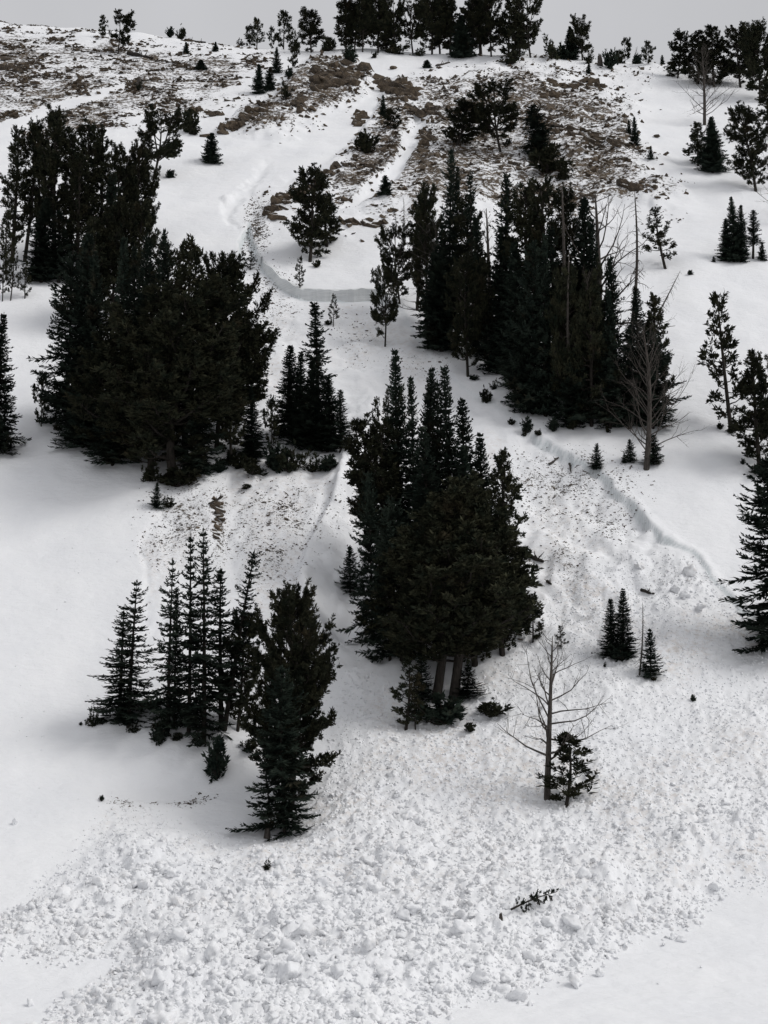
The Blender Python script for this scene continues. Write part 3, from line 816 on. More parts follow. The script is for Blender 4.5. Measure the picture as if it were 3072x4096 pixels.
def pine_geo(seed, R=0.26, limbs=34, base=0.16, tuft=0.032, shape='round', fork=False, nb=14, dense=1.0, up=1.0):
    r = np.random.default_rng(seed)
    W, L = Geo(), Geo()
    bx, by = r.normal(0, 0.035, 2)
    def ax(t, f=0):
        o = f * max(0, t - 0.3) * 0.22
        return np.array([bx * math.sin(2.6 * t) + o, by * math.sin(2.1 * t), t])
    ts = np.linspace(0, 1, 10)
    W.tube([ax(t) for t in ts], 0.0145 * (1 - ts) ** 0.75 + 0.0025, 8)
    stems = [0]
    if fork:
        t2 = np.linspace(0.28, 0.93, 7); W.tube([ax(t, 1) for t in t2], 0.013 * (1 - t2) + 0.003, 6); stems = [0, 1]
        if r.random() < .6:
            W.tube([ax(t, -1) for t in t2], 0.012 * (1 - t2) + 0.003, 6); stems = [0, 1, -1]
    prof = {'round': lambda t: max(0.62 if t < 0.5 else 0, math.sin(math.pi * min(1, max(0.0, (t - base * 0.6) / (1.06 - base * 0.6))) ** 0.85) ** 0.7),
            'cone': lambda t: (1.05 - t) ** 0.75 * min(1, (t - base * 0.5) * 5),
            'vase': lambda t: 0.45 + 0.75 * t if t < 0.75 else 1.05 * (1.12 - t) * 2.6}[shape]
    TP, TA = [], []
    for i in range(limbs):
        t = base + (0.97 - base) * ((i + r.uniform(0, .9)) / limbs)
        st = stems[i % len(stems)]
        if st: t = max(t, 0.34)
        az = i * 2.4 + r.normal(0, .5)
        if st: az = (0 if st > 0 else math.pi) + r.normal(0, 1.0)
        Lb = max(0.05, R * prof(t) * r.uniform(0.55, 1.15))
        el = math.radians((2 + 58 * t ** 1.4 + r.normal(0, 10)) * up)
        d = np.array([math.cos(az), math.sin(az), 0])
        m = 6; s = np.linspace(0, 1, m)
        curve = 0.30 * up
        P = ax(t, st) + d * (Lb * s * math.cos(el))[:, None]
        P[:, 2] += Lb * (s * math.sin(el) + curve * s ** 2 - 0.06 * np.sin(s * 3.1))
        P[1:-1] += r.normal(0, 0.035 * Lb, (m - 2, 3))
        W.tube(P, (0.0062 * (Lb / 0.25 + 0.2) * (1 - s) + 0.0012), 5)
        ns = max(3, int(dense * Lb / (tuft * 0.42)))
        for q in range(ns):
            f = r.uniform(0.22, 1.0) ** 0.8
            b0 = np.array([np.interp(f, s, P[:, k]) for k in range(3)])
            sl = Lb * 0.42 * (1.15 - f) * r.uniform(0.5, 1.2) + tuft * 0.6
            dirv = d * r.uniform(0.2, 0.9) + np.array([-d[1], d[0], 0]) * r.choice([-1, 1]) * r.uniform(0.2, 1.0) + np.array([0, 0, 1]) * r.uniform(-0.1, 0.8) * up
            dirv /= np.linalg.norm(dirv)
            e0 = b0 + dirv * sl
            if sl > tuft * 1.1: W.tube([b0, b0 + dirv * sl * .5 + r.normal(0, .004, 3), e0], [0.0016, 0.0012, 0.0008], 3)
            k = max(1, int(sl / (tuft * 0.7)))
            for g in np.linspace(0.35, 1, k + 1):
                TP.append(b0 + dirv * sl * g + r.normal(0, tuft * .25, 3))
                TA.append(dirv * 0.8 + np.array([0, 0, r.uniform(0.1, 1.1)]) + r.normal(0, .25, 3))
        TP.append(P[-1]); TA.append(d * 0.4 + np.array([0, 0, 0.9]))
    for st in stems:
        tt = r.uniform(0.9, 1.0, 9)
        for t in tt: TP.append(ax(t * (0.95 if st else 1), st) + r.normal(0, tuft * .5, 3) * np.array([1, 1, .3])); TA.append(np.array([r.normal(0, .3), r.normal(0, .3), 1]))
    tufts(L, r, np.array(TP), np.array(TA), tuft, nb)
    return W, L

def bush_geo(seed, n=70, flat=0.8, tuft=0.20, nb=14):
    """low matted conifer, unit height, about one unit wide"""
    r = np.random.default_rng(seed)
    W, L = Geo(), Geo(); TP, TA = [], []
    for i in range(11):
        az = r.uniform(0, 6.28); el = r.uniform(0.15, 1.4); ln = r.uniform(0.4, 0.95) * (0.75 + 0.25 * math.sin(el))
        d = np.array([math.cos(az) * math.cos(el), math.sin(az) * math.cos(el), math.sin(el)])
        P = np.array([d * ln * s * np.array([0.62 / flat, 0.62 / flat, 0.85 + 0.25 * s]) for s in (0, .35, .7, 1)]); P[1:3] += r.normal(0, .03, (2, 3))
        W.tube(P, [0.028, 0.02, 0.013, 0.005], 4)
        for q in range(n // 11 + 1):
            f = r.uniform(0.2, 1.0); b0 = np.array([np.interp(f, [0, .35, .7, 1], P[:, k]) for k in range(3)])
            TP.append(b0 + r.normal(0, 0.09, 3)); TA.append(d * 0.6 + np.array([0, 0, r.uniform(.1, 1)]) + r.normal(0, .4, 3))
    TP = np.array(TP); TP[:, 2] = np.abs(TP[:, 2]) + 0.03
    tufts(L, r, TP, np.array(TA), tuft, nb)
    return W, L

def dead_limbs(seed, kind, wr=0.5):
    """trunk and list of limbs, unit height"""
    r = np.random.default_rng(seed)
    T = Geo(); limbs = []
    bx, by = r.normal(0, 0.03, 2)
    ax = lambda t: np.array([bx * math.sin(3 * t), by * math.sin(2.4 * t), t])
    ts = np.linspace(0, 1, 12)
    tr = {'broad': 0.020, 'snag': 0.011, 'twiggy': 0.019, 'stub': 0.03}[kind]
    T.tube([ax(t) for t in ts], tr * (1 - ts) ** 0.7 + 0.0018, 8)
    def grow(g, p, d, ln, rad, depth, tw):
        m = (6, 4, 3)[depth]; P = [p]; dd = d.copy()
        for k in range(m - 1):
            dd = dd + r.normal(0, .16, 3) + np.array([0, 0, 0.07 if kind != 'snag' else -0.12]); dd /= np.linalg.norm(dd)
            P.append(P[-1] + dd * ln / (m - 1))
        P = np.array(P); s = np.linspace(0, 1, m)
        (tw if depth else g).tube(P, rad * (1 - 0.85 * s), 5 if depth == 0 else 3)
        if depth < 2:
            for q in range({'broad': r.integers(4, 7), 'twiggy': r.integers(5, 8)}.get(kind, r.integers(2, 5))):
                f = r.uniform(0.25, 1); b = np.array([np.interp(f, s, P[:, k]) for k in range(3)])
                nd = dd * 0.7 + r.normal(0, .55, 3) + np.array([0, 0, 0.2 if kind != 'snag' else -0.5]); nd /= np.linalg.norm(nd)
                grow(g, b, nd, ln * r.uniform(.25, .5) * (1.15 - f * .5), rad * 0.5 * (1 - .5 * f), depth + 1, tw)
    spec = {'broad': (26, 0.22, 0.97, 0.34, 0.0075), 'snag': (60, 0.15, 0.98, 0.085, 0.0026), 'twiggy': (46, 0.12, 0.97, 0.36, 0.0042), 'stub': (5, 0.35, 0.9, 0.2, 0.012)}[kind]
    n, t0, t1, ln, rad = spec
    ln = wr * {'broad': 0.60, 'snag': 0.55, 'twiggy': 0.60, 'stub': 0.5}[kind]
    for i in range(n):
        t = t0 + (t1 - t0) * (i + r.uniform(0, .8)) / n
        az = i * 2.4 + r.normal(0, .4); el = {'broad': 0.10 + 0.65 * t, 'snag': -0.2, 'twiggy': 0.35 + 0.75 * t, 'stub': 0.5}[kind] + r.normal(0, .15)
        d = np.array([math.cos(az) * math.cos(el), math.sin(az) * math.cos(el), math.sin(el)])
        g, tw = Geo(), Geo(); prof = (1.05 - t) ** 0.5 if kind != 'broad' else (0.75 + 0.5 * math.sin(3.1 * t)) * (1.1 - t) ** .35
        grow(g, ax(t), d, ln * prof * r.uniform(.6, 1.15), rad * (1.15 - t) + 0.001, 0, tw)
        limbs.append((g, tw))
    return T, limbs

def proto(geo, fmat):
    W, L = geo
    v = np.vstack(L.V); rad = np.percentile(np.hypot(v[:, 0], v[:, 1]), 98.5)
    return W.mesh("trunk", M_BARK, True), L.mesh("crown", fmat), 2 * rad
PROTO = {
 'tallpine': [proto(pine_geo(71, 0.125, 54, 0.14, 0.024, 'round', False, 13, 1.0), M_PINE), proto(pine_geo(72, 0.14, 50, 0.22, 0.026, 'vase', False, 13, 1.0), M_PINE), proto(pine_geo(73, 0.12, 56, 0.10, 0.022, 'round', True, 13, 1.0), M_PINE), proto(pine_geo(74, 0.13, 50, 0.28, 0.026, 'round', False, 13, 1.1), M_PINE)],
 'fir': [proto(fir_geo(12, 0.10, 50, 0.10, 0.7, ragged=.42, sparse=.85), M_FIR), proto(fir_geo(13, 0.13, 54, p=1.1, ragged=.3), M_FIR), proto(fir_geo(1, 0.115), M_FIR), proto(fir_geo(2, 0.105, 58, p=0.8), M_FIR), proto(fir_geo(3, 0.125, 58, p=0.95), M_FIR), proto(fir_geo(4, 0.11, 58, ragged=.35), M_FIR), proto(fir_geo(11, 0.12, 58, p=0.75, ragged=.3), M_FIR)],
 'layerfir': [proto(fir_geo(14, 0.15, 30, 0.05, 0.78, 0.0125, .85, .36, .34), M_FIR), proto(fir_geo(15, 0.15, 28, 0.06, 0.9, 0.0125, .85, .34, .3), M_FIR), proto(fir_geo(16, 0.14, 32, 0.05, 0.8, 0.0125, .8, .4, .36), M_FIR)],
 'lowfir': [proto(fir_geo(5, 0.19, 26, 0.04, 0.8, 0.024, ragged=.25, droop=.12), M_FIR), proto(fir_geo(6, 0.21, 24, 0.04, 0.9, 0.026, ragged=.3, droop=.1), M_FIR)],
 'widefir': [proto(fir_geo(7, 0.21, 34, 0.05, 0.62, 0.014, ragged=.32, droop=.3), M_FIR), proto(fir_geo(8, 0.22, 36, 0.04, 0.7, 0.014, ragged=.3, droop=.25), M_FIR)],
 'thinfir': [proto(fir_geo(9, 0.075, 30, 0.30, 0.6, 0.011, 0.7, .45), M_FIR), proto(fir_geo(10, 0.075, 34, 0.18, 0.6, 0.012, 0.8, .45), M_FIR)],
 'pine': [proto(pine_geo(21, 0.24, 46, 0.10), M_PINE), proto(pine_geo(22, 0.26, 44, 0.12, fork=True), M_PINE), proto(pine_geo(23, 0.22, 46, 0.08, shape='cone'), M_PINE), proto(pine_geo(24, 0.25, 46, 0.12, shape='vase', fork=True), M_PINE)],
 'bigpine': [proto(pine_geo(31, 0.30, 60, 0.10, 0.026, 'round', True, 14, 1.15), M_PINE), proto(pine_geo(32, 0.32, 60, 0.17, 0.026, 'round', False, 14, 1.15), M_PINE), proto(pine_geo(33, 0.27, 56, 0.06, 0.028, 'cone', False, 14, 1.1), M_PINE)],
 'skirtpine': [proto(pine_geo(34, 0.33, 62, 0.20, 0.026, 'cone', True, 14, 1.0), M_PINE), proto(pine_geo(35, 0.33, 62, 0.19, 0.026, 'cone', False, 14, 1.0), M_PINE)],
 'lowpine': [proto(pine_geo(41, 0.27, 20, 0.10, 0.075, 'cone', False, 13), M_PINE), proto(pine_geo(42, 0.28, 18, 0.14, 0.08, 'round', True, 13), M_PINE), proto(pine_geo(43, 0.25, 20, 0.08, 0.07, 'round', False, 13), M_PINE)],
 'airpine': [proto(pine_geo(51, 0.26, 22, 0.18, 0.040, 'cone', False, 12, .8), M_PINE), proto(pine_geo(52, 0.24, 24, 0.10, 0.045, 'cone', False, 12, .8), M_PINE)],
 'bush': [proto(bush_geo(61), M_PINE), proto(bush_geo(62, 60), M_PINE), proto(bush_geo(63, 80), M_FIR)],
}
NAME = {'skirtpine': 'pine_tree', 'layerfir': 'fir_tree', 'tallpine': 'pine_tree', 'fir': 'fir_tree', 'lowfir': 'young_fir', 'widefir': 'fir_tree', 'thinfir': 'fir_tree', 'pine': 'pine_tree', 'bigpine': 'pine_tree', 'lowpine': 'young_pine', 'airpine': 'pine_tree', 'bush': 'conifer_shrub'}
CAT = {'young_fir': 'fir sapling', 'fir_tree': 'fir tree', 'pine_tree': 'pine tree', 'young_pine': 'pine sapling', 'conifer_shrub': 'shrub'}
_cnt = 0
def place(e, bx, by, top, width_px, pw, lean=0.0, rz=None, sink=0.12):
    q = at(bx, by); ppm = px_per_m(q)
    H = max(0.15, z_for_row(q[1], top) - q[2]); Wd = width_px / ppm
    s = min(sink, 0.06 * H)
    e.location = (q[0], q[1], q[2] - s)
    e.scale = (Wd / pw, Wd / pw, H + s)
    a = math.atan2(lean / ppm, H)
    e.rotation_euler = (Matrix.Rotation(a, 3, 'Y') @ Matrix.Rotation(random.uniform(0, 6.28) if rz is None else rz, 3, 'Z')).to_euler()
    if a: e.scale[2] /= max(0.3, math.cos(a)) ** 0.5
def tree(kind, bx, by, top, width, label, group=None, lean=0, var=None):
    global _cnt
    if kind in ('pine', 'bigpine') and width < 0.30 * (by - top): kind = 'tallpine'; var = None
    packed = group and ('forest' in group or 'clump' in group)
    width *= ((1.3 if 'middle' in group else 1.15) if packed else 1.3) if 'fir' in kind else ((1.0 if packed and 'right' in group else 1.18) if 'pine' in kind else 1.1)
    if not lean: lean = random.gauss(0, 0.018) * (by - top)
    ps = PROTO[kind]; tr, cr_, pw = ps[(_cnt if var is None else var) % len(ps)]; _cnt += 1
    nm = NAME[kind]
    e = empty(nm, (0, 0, 0)); tag(e, label, CAT[nm], group)
    place(e, bx, by, top, width, pw, lean)
    obj("stem" if kind == 'bush' else "trunk", tr, e); obj("foliage" if kind == 'bush' else "crown", cr_, e)
    return e
def dead_tree(kind, seed, bx, by, top, width, label, lean=0, rz=None, name="dead_tree"):
    T, limbs = dead_limbs(seed, kind, width * 1.15 / max(60.0, by - top))
    e = empty(name, (0, 0, 0)); tag(e, label, "dead tree", "dead standing trees")
    place(e, bx, by, top, width, 1.0, lean, rz)
    e.scale = (e.scale[2],) * 3
    obj("trunk", T.mesh("trunk", M_DEAD, True), e)
    for g, tw in limbs:
        if seed in (704, 708, 711):                          # the three nearest: twigs of their own
            b = obj("branch", g.mesh("branch", M_DEAD, True), e)
            if tw.n: tag(obj("twigs", tw.mesh("twigs", M_DEAD, True), b), kind='stuff')
        else:
            if tw.n: g.add(np.vstack(tw.V), np.vstack(tw.F))
            obj("branch", g.mesh("branch", M_DEAD, True), e)
    return e

# ------------------------------------------------------------------ the trees, one by one
G = "trees on the far hill skyline"
tree('lowpine', 407, 152, 66, 42, "spindly little pine on the far left skyline", G)
tree('lowpine', 472, 216, 66, 104, "dark dense pine standing by a log on the far hill", G)
tree('bush', 680, 150, 104, 46, "small dark shrub on the skyline left of its twin", G)
tree('bush', 727, 146, 108, 44, "small dark shrub beside the sloping log on the skyline", G)
tree('lowfir', 804, 280, 240, 46, "lone little fir in the middle of the far hill", G)
tree('lowfir', 861, 206, 168, 28, "tiny sapling on the far hill right of the log", G)
tree('lowfir', 745, 215, 168, 26, "tiny sapling on the far hill under the sloping log", G)
tree('bush', 556, 362, 325, 36, "dark little shrub around a stump on the far hill", G)
tree('lowpine', 1000, 178, 106, 50, "left pine of a small pair on the skyline", G)
tree('lowpine', 1027, 178, 79, 54, "right, taller pine of a small pair on the skyline", G)
tree('bush', 960, 182, 160, 40, "low shrub left of the small skyline pair", G)
G = "trees on the ridge crest"
tree('lowpine', 1088, 186, 112, 36, "small upright sapling left of the knobbly ridge pine", G)
tree('lowpine', 1134, 190, 52, 74, "thin knobbly pine with gaps on the ridge crest", G)
tree('bush', 1176, 190, 130, 56, "bushy low pine right of the knobbly ridge pine", G)
tree('pine', 1245, 210, 66, 128, "round crowned pine alone left of the ridge grove", G, -14, 1)
tree('bush', 1315, 205, 150, 84, "shrub between the round pine and the ridge grove", G)
tree('pine', 1385, 205, 8, 110, "leftmost pine of the ridge grove with ragged top", G)
tree('pine', 1450, 208, -2, 112, "second pine from the left in the ridge grove", G)
tree('bigpine', 1512, 210, -14, 120, "thick dark pine in the left half of the ridge grove", G)
tree('pine', 1582, 214, 2, 108, "pine at the right end of the grove's left half", G)
tree('pine', 1652, 214, 18, 122, "pine left of the bright gap in the ridge grove", G, 0, 3)
tree('bigpine', 1728, 218, -6, 132, "broad pine just right of the bright gap in the grove", G)
tree('pine', 1802, 220, 0, 112, "slim pine in the middle of the ridge grove", G)
tree('fir', 1850, 232, 60, 90, "dark fir in front of the middle of the ridge grove", G)
tree('pine', 1884, 222, -16, 112, "tall pine left of the bare brown tree in the grove", G)
tree('pine', 1965, 226, 0, 120, "pine right of the bare brown tree in the grove", G)
tree('bigpine', 2034, 228, 4, 126, "heavy pine in the right half of the ridge grove", G)
tree('pine', 2122, 230, -18, 134, "tall pine at the right end of the ridge grove", G)
tree('bigpine', 1418, 204, 22, 110, "pine wedged behind the grove's leftmost two", G)
tree('bigpine', 1545, 208, 20, 120, "pine behind the thick dark one in the grove", G)
tree('bigpine', 1760, 216, 14, 120, "pine behind the broad one right of the gap", G)
tree('bigpine', 1920, 220, 10, 120, "pine backing the bare brown tree in the grove", G)
tree('bigpine', 2080, 226, 10, 120, "pine between the grove's two right hand giants", G)
dead_tree('twiggy', 701, 1925, 218, 0, 150, "bare brown tree poking above the ridge grove")
tree('bush', 2045, 258, 210, 86, "dark shrub spilling over the crest below the grove", G)
tree('bush', 2205, 236, 150, 90, "low shrubby pine right of the ridge grove", G)
tree('bush', 2250, 236, 165, 60, "second low shrubby pine right of the ridge grove", G)
tree('bush', 1580, 216, 180, 90, "low dark shrub under the grove's left trunks", G)
tree('bush', 1680, 224, 190, 60, "low dark shrub in the grove's bright gap", G)
tree('pine', 2330, 242, 76, 112, "wind bent pine on the crest right of the grove", G, 0, 1)
tree('fir', 2283, 240, 104, 70, "dark narrow tree tight left of the wind bent pine", G)
tree('bush', 2358, 254, 200, 60, "shrub at the foot of the wind bent pine", G)
tree('bush', 2434, 274, 190, 74, "dark shrub beside the grey stump on the crest", G)
tree('bush', 2475, 254, 198, 54, "rounded shrub left of the skyline sapling", G)
tree('lowpine', 2500, 254, 164, 50, "open skyline sapling between low shrubs", G)
tree('bush', 2548, 256, 212, 66, "shrub under the leaning snag on the skyline", G)
tree('lowpine', 2595, 258, 170, 54, "dense egg shaped pine on the right skyline", G, 0, 2)
tree('lowfir', 2650, 258, 220, 20, "tiny lone sapling on the right skyline", G)
dead_tree('stub', 702, 2528, 250, 182, 40, "leaning broken snag on the right skyline", 22)
tree('bush', 1407, 250, 180, 84, "dark bush on top of the slanting crag", G)
tree('lowfir', 1708, 272, 240, 36, "small bush in the snow saddle below the grove", G)
tree('bush', 1500, 232, 206, 44, "small shrub on stony snow below the grove", G)
tree('lowfir', 2356, 295, 252, 22, "tiny sapling on the buttress below the wind bent pine", G)
G = "small trees on the left rock rib"
tree('lowfir', 1107, 292, 190, 46, "upper left sapling of the four on the rock rib", G)
tree('lowpine', 1168, 288, 190, 52, "upper right sapling of the four on the rock rib", G)
tree('lowfir', 1037, 376, 258, 62, "lower left fir of the four on the rock rib", G)
tree('lowfir', 1079, 362, 268, 52, "lower right fir of the four on the rock rib", G)
tree('bush', 1144, 396, 328, 56, "dark bush among rocks on the left rib", G)
tree('bush', 1160, 310, 260, 40, "small bush just under the upper right rib sapling", G)
G = "trees by the right hand ridge"
tree('pine', 2710, 312, 136, 108, "left pine of the right hand ridge grove", G, 0, 0)
tree('pine', 2790, 336, 132, 140, "second pine of the right hand ridge grove", G)
tree('bigpine', 2856, 348, 106, 160, "tallest pine of the right hand ridge grove", G)
tree('bigpine', 2962, 350, 118, 140, "dark pine right of the bare brown tree on the ridge", G)
tree('bigpine', 3040, 410, 112, 150, "dark pine at the right edge of the ridge grove", G)
tree('pine', 3080, 560, 330, 120, "pine cut by the picture's right edge below the ridge grove", G)
tree('lowpine', 2688, 308, 250, 56, "sapling at the foot of the right ridge grove", G)
dead_tree('twiggy', 703, 2818, 500, 190, 230, "bare brown tree in front of the right hand ridge grove")
tree('pine', 2792, 664, 490, 96, "open pine beside a dark fir on the right snowfield", G, 0, 2)
tree('fir', 2850, 690, 468, 104, "dark fir touching the open pine on the right snowfield", G)
tree('pine', 3024, 766, 440, 176, "tall trunked pine leaning left on the right snowfield", G, -66, 0)
tree('lowfir', 2540, 582, 468, 46, "narrow young tree at the buttress's right foot", G)
tree('lowfir', 2516, 535, 480, 24, "slim sapling left of the narrow young tree", G)
tree('lowfir', 2604, 638, 586, 28, "little sapling alone below the narrow young tree", G)
dead_tree('twiggy', 712, 3150, 900, 600, 330, "bare tree reaching in over the right edge")

G = "trees on the open upper snow"
tree('pine', 612, 722, 444, 186, "open two stemmed pine on snow above the left forest", G, 0, 1)
tree('bush', 680, 712, 676, 64, "low branches on snow beside the two stemmed pine", G)
tree('bush', 762, 534, 426, 84, "tall dark bush in front of a low rock ledge", G)
tree('bush', 780, 540, 505, 70, "flat skirt of branches under the tall dark bush", G)
tree('lowfir', 845, 654, 532, 78, "small round fir alone on the upper left snow", G)
tree('pine', 1240, 1046, 688, 214, "gnarled pine standing on the slab above the crown", G, -10, 0)
tree('pine', 1308, 986, 788, 134, "smaller dark pine right of the gnarled pine", G, 0, 2)
tree('airpine', 1200, 1160, 1030, 46, "sapling standing right at the crown fracture edge", G)
tree('bush', 1268, 1070, 1036, 34, "little twigs right of the gnarled pine's foot", G)
tree('airpine', 1000, 1080, 1008, 44, "grey sapling on the bed just below the crown", G)
tree('airpine', 1333, 1306, 1180, 42, "thin lone sapling on the bed below the crown", G)
tree('bush', 1312, 1300, 1280, 34, "scrap of shrub at the thin lone sapling's foot", G)
tree('lowfir', 1540, 778, 702, 56, "dark little fir at the bottom of the narrow chute", G)
tree('lowpine', 1522, 982, 966, 13, "tiny seedling in the middle of the unbroken slab", G)
G = "pines under the right buttress"
tree('pine', 1826, 582, 415, 180, "spreading pine on the buttress, left of two", G, 20, 0)
tree('pine', 2002, 606, 350, 180, "spreading pine on the buttress, right of two", G, -10, 1)
tree('widefir', 2165, 640, 415, 130, "black fir on the buttress leaning over a dark shadow", G, -30)
tree('bush', 2190, 690, 590, 190, "dark spreading skirt under the black buttress fir", G)
tree('bush', 2260, 720, 640, 110, "dark low branches trailing right of the buttress fir", G)
tree('lowfir', 1535, 470, 380, 40, "small dark tree on rock left of the spreading pines", G)
tree('bush', 1460, 612, 520, 100, "dark bush on rocks at the open chute's edge", G)
tree('lowpine', 1560, 520, 440, 80, "bushy young pine among rocks above the narrow chute", G)

G = "left hand forest, upper part"
tree('pine', 48, 1052, 520, 118, "leftmost tall pine of the upper left forest", G, 0, 2)
tree('pine', 98, 1046, 498, 122, "second tall pine from the left edge of the forest", G)
tree('pine', 155, 1062, 486, 134, "third tall pine from the left edge of the forest", G)
tree('bigpine', 216, 1080, 446, 150, "tallest pine of the upper left forest", G, 0, 2)
tree('pine', 280, 1080, 545, 110, "pine just right of the tallest in the left forest", G)
tree('fir', 165, 1128, 790, 150, "black fir in front of the upper left pines", G)
tree('fir', 235, 1130, 840, 150, "second black fir in front of the upper left pines", G)
tree('pine', 355, 1070, 505, 146, "flat topped pine in the middle of the left forest", G)
tree('pine', 405, 1066, 520, 120, "pine beside the flat topped one in the left forest", G)
tree('pine', 462, 1060, 588, 116, "pine right of the middle of the left forest", G)
tree('bigpine', 535, 1025, 622, 136, "brownish pine near the right side of the left forest", G)
tree('pine', 592, 1010, 696, 116, "rightmost brownish pine of the upper left forest", G)
tree('pine', 310, 1100, 640, 130, "pine filling the middle of the left forest", G)
tree('fir', 430, 1110, 690, 150, "dark fir filling the left forest's centre", G)
tree('airpine', 42, 1202, 988, 58, "middle of three thin saplings at the left edge", G)
tree('airpine', 100, 1194, 1048, 54, "right of three thin saplings at the left edge", G)
tree('airpine', 10, 1205, 980, 54, "left of three thin saplings at the left edge", G)
tree('airpine', 25, 1120, 850, 80, "thin pine behind the three left edge saplings", G)
tree('pine', 350, 1330, 880, 170, "pine joining the upper forest to the lower clump, left", G)
tree('bigpine', 450, 1300, 860, 180, "pine joining the upper forest to the lower clump, centre", G)
tree('pine', 560, 1285, 845, 170, "pine joining the upper forest to the lower clump, right", G)
tree('pine', 655, 1360, 975, 160, "pine behind the clump's right shoulder", G)
G = "left hand forest, lower clump"
tree('widefir', 265, 1705, 1000, 270, "layered fir with long limbs on the clump's left side", G, 0, 0)
tree('fir', 325, 1722, 930, 210, "tall fir just inside the layered fir", G)
tree('fir', 390, 1740, 1000, 190, "tall dark fir left of the clump's middle", G)
tree('fir', 477, 1760, 942, 180, "pointed fir rising behind the huge left pine", G)
tree('fir', 560, 1770, 930, 170, "tall fir at the middle of the lower left clump", G)
tree('fir', 640, 1780, 915, 176, "sharp topped fir near the clump's right shoulder", G)
tree('fir', 525, 1700, 975, 150, "fir wedged between the clump's tall firs", G)
tree('pine', 740, 1830, 980, 270, "tall dark pine on the clump's right shoulder", G, 0, 2)
tree('bigpine', 865, 1790, 1075, 290, "open limbed pine reaching right over the bed", G, 30, 1)
tree('bigpine', 900, 1740, 1330, 250, "low spreading pine on the clump's right flank", G, 60)
tree('bigpine', 470, 1850, 1240, 380, "broad pine at the clump's front left", G, 0, 2)
tree('bigpine', 690, 1930, 1230, 560, "huge brown green pine in front of the left clump", G, -40, 0)
tree('bigpine', 600, 1890, 1450, 400, "wide low pine skirting the huge left pine", G, 0, 0)
tree('widefir', 330, 1790, 1500, 240, "low dark fir along the clump's lower left edge", G)
tree('widefir', 450, 1860, 1560, 240, "low dark fir under the broad left pine", G)
tree('lowpine', 925, 1850, 1530, 150, "pale green pine at the clump's lower right", G)
tree('widefir', 790, 1900, 1560, 230, "dark fir right of the huge left pine's trunk", G)
tree('lowpine', 165, 1705, 1505, 84, "young pine at the clump's far left foot", G)
tree('bush', 232, 1722, 1690, 40, "dark twig clump left of the snowy sprig", G)
tree('bush', 292, 1756, 1712, 56, "snowy sprig below the clump's left foot", G)
tree('bush', 425, 1830, 1785, 56, "shrub on snow below the broad left pine", G)
tree('bush', 372, 1800, 1750, 60, "shrub at the broken lower edge of the left clump", G)
tree('bush', 600, 1925, 1845, 100, "shrub left of the huge left pine's trunk", G)
tree('lowfir', 627, 2032, 1932, 62, "small fir on snow below the huge left pine", G)
tree('bush', 710, 1945, 1860, 200, "dark skirt hiding the huge left pine's trunk", G)
tree('bush', 672, 2030, 1985, 74, "flat twisted shrub right of that small fir", G)
tree('bush', 880, 1890, 1830, 90, "shrub between the left clump and the small fir group", G)
tree('fir', -8, 1815, 1250, 178, "fir cut by the left edge beside the smooth snow", "firs at the frame's edges")

G = "fir group in the middle of the slope"
tree('thinfir', 1268, 1780, 1208, 130, "tallest sparse topped fir of the middle group", G, -14, 1)
tree('fir', 1157, 1752, 1380, 124, "left fir of the middle group", G)
tree('fir', 1210, 1784, 1405, 120, "second fir of the middle group", G)
tree('fir', 1245, 1800, 1440, 150, "dense black fir at the heart of the middle group", G)
tree('fir', 1310, 1806, 1505, 122, "fir right of the heart of the middle group", G)
tree('fir', 1362, 1806, 1558, 100, "rightmost fir of the middle group", G)
tree('fir', 1000, 1836, 1538, 118, "lone pointed fir left of the middle group", G)
tree('lowpine', 1088, 1806, 1600, 78, "greyish young pine between pointed fir and middle group", G)
for x, b_, t_, w_, l_ in [(945, 1875, 1800, 110, "leftmost snowy shrub under the pointed fir"), (1008, 1898, 1810, 120, "wide snowy shrub right under the pointed fir"), (1095, 1880, 1745, 90, "upright snowy shrub in front of the greyish pine"),
                          (1157, 1888, 1765, 76, "twiggy shrub under the left middle fir"), (1240, 1886, 1800, 96, "shrub under the heart of the middle group"), (1318, 1880, 1800, 90, "rightmost shrub under the middle group"), (986, 1956, 1920, 42, "scrap of shrub on the stony bed below")]:
    tree('bush', x, b_, t_ + 15, w_ * 1.35, l_, "snowy shrubs below the middle firs")

G = "right hand forest"
tree('pine', 1540, 1386, 1086, 140, "lone two stemmed pine left of the right forest", G, -14, 1)
tree('pine', 1600, 1215, 922, 160, "three stemmed pine at the right forest's left edge", G, -10, 1)
tree('pine', 1668, 1240, 812, 120, "slim pine behind the three stemmed pine", G)
tree('pine', 1706, 1300, 778, 180, "open topped pine on the forest's left shoulder", G, 0, 0)
tree('fir', 1796, 1350, 592, 150, "tallest spire of the right forest", G)
tree('fir', 1826, 1356, 655, 126, "fir close behind the tallest spire", G)
tree('fir', 1766, 1404, 890, 176, "black fir at the forest's left foot", G)
tree('fir', 1745, 1400, 1010, 150, "lower black fir at the forest's left foot", G)
tree('pine', 1868, 1356, 800, 150, "dim pine right of the tallest spire", G)
tree('thinfir', 1898, 1384, 680, 100, "thin sparse fir right of the tallest spire", G)
tree('bigpine', 1872, 1506, 1060, 200, "olive many stemmed pine in front of the forest", G, 0, 0)
tree('fir', 2026, 1486, 690, 200, "dense pointed fir in the forest's middle", G)
tree('fir', 1942, 1424, 858, 160, "dark fir left of the dense pointed one", G)
tree('fir', 1996, 1494, 900, 176, "dark fir in front of the dense pointed one", G)
tree('pine', 2110, 1510, 750, 200, "brownish pine behind the forest's middle", G)
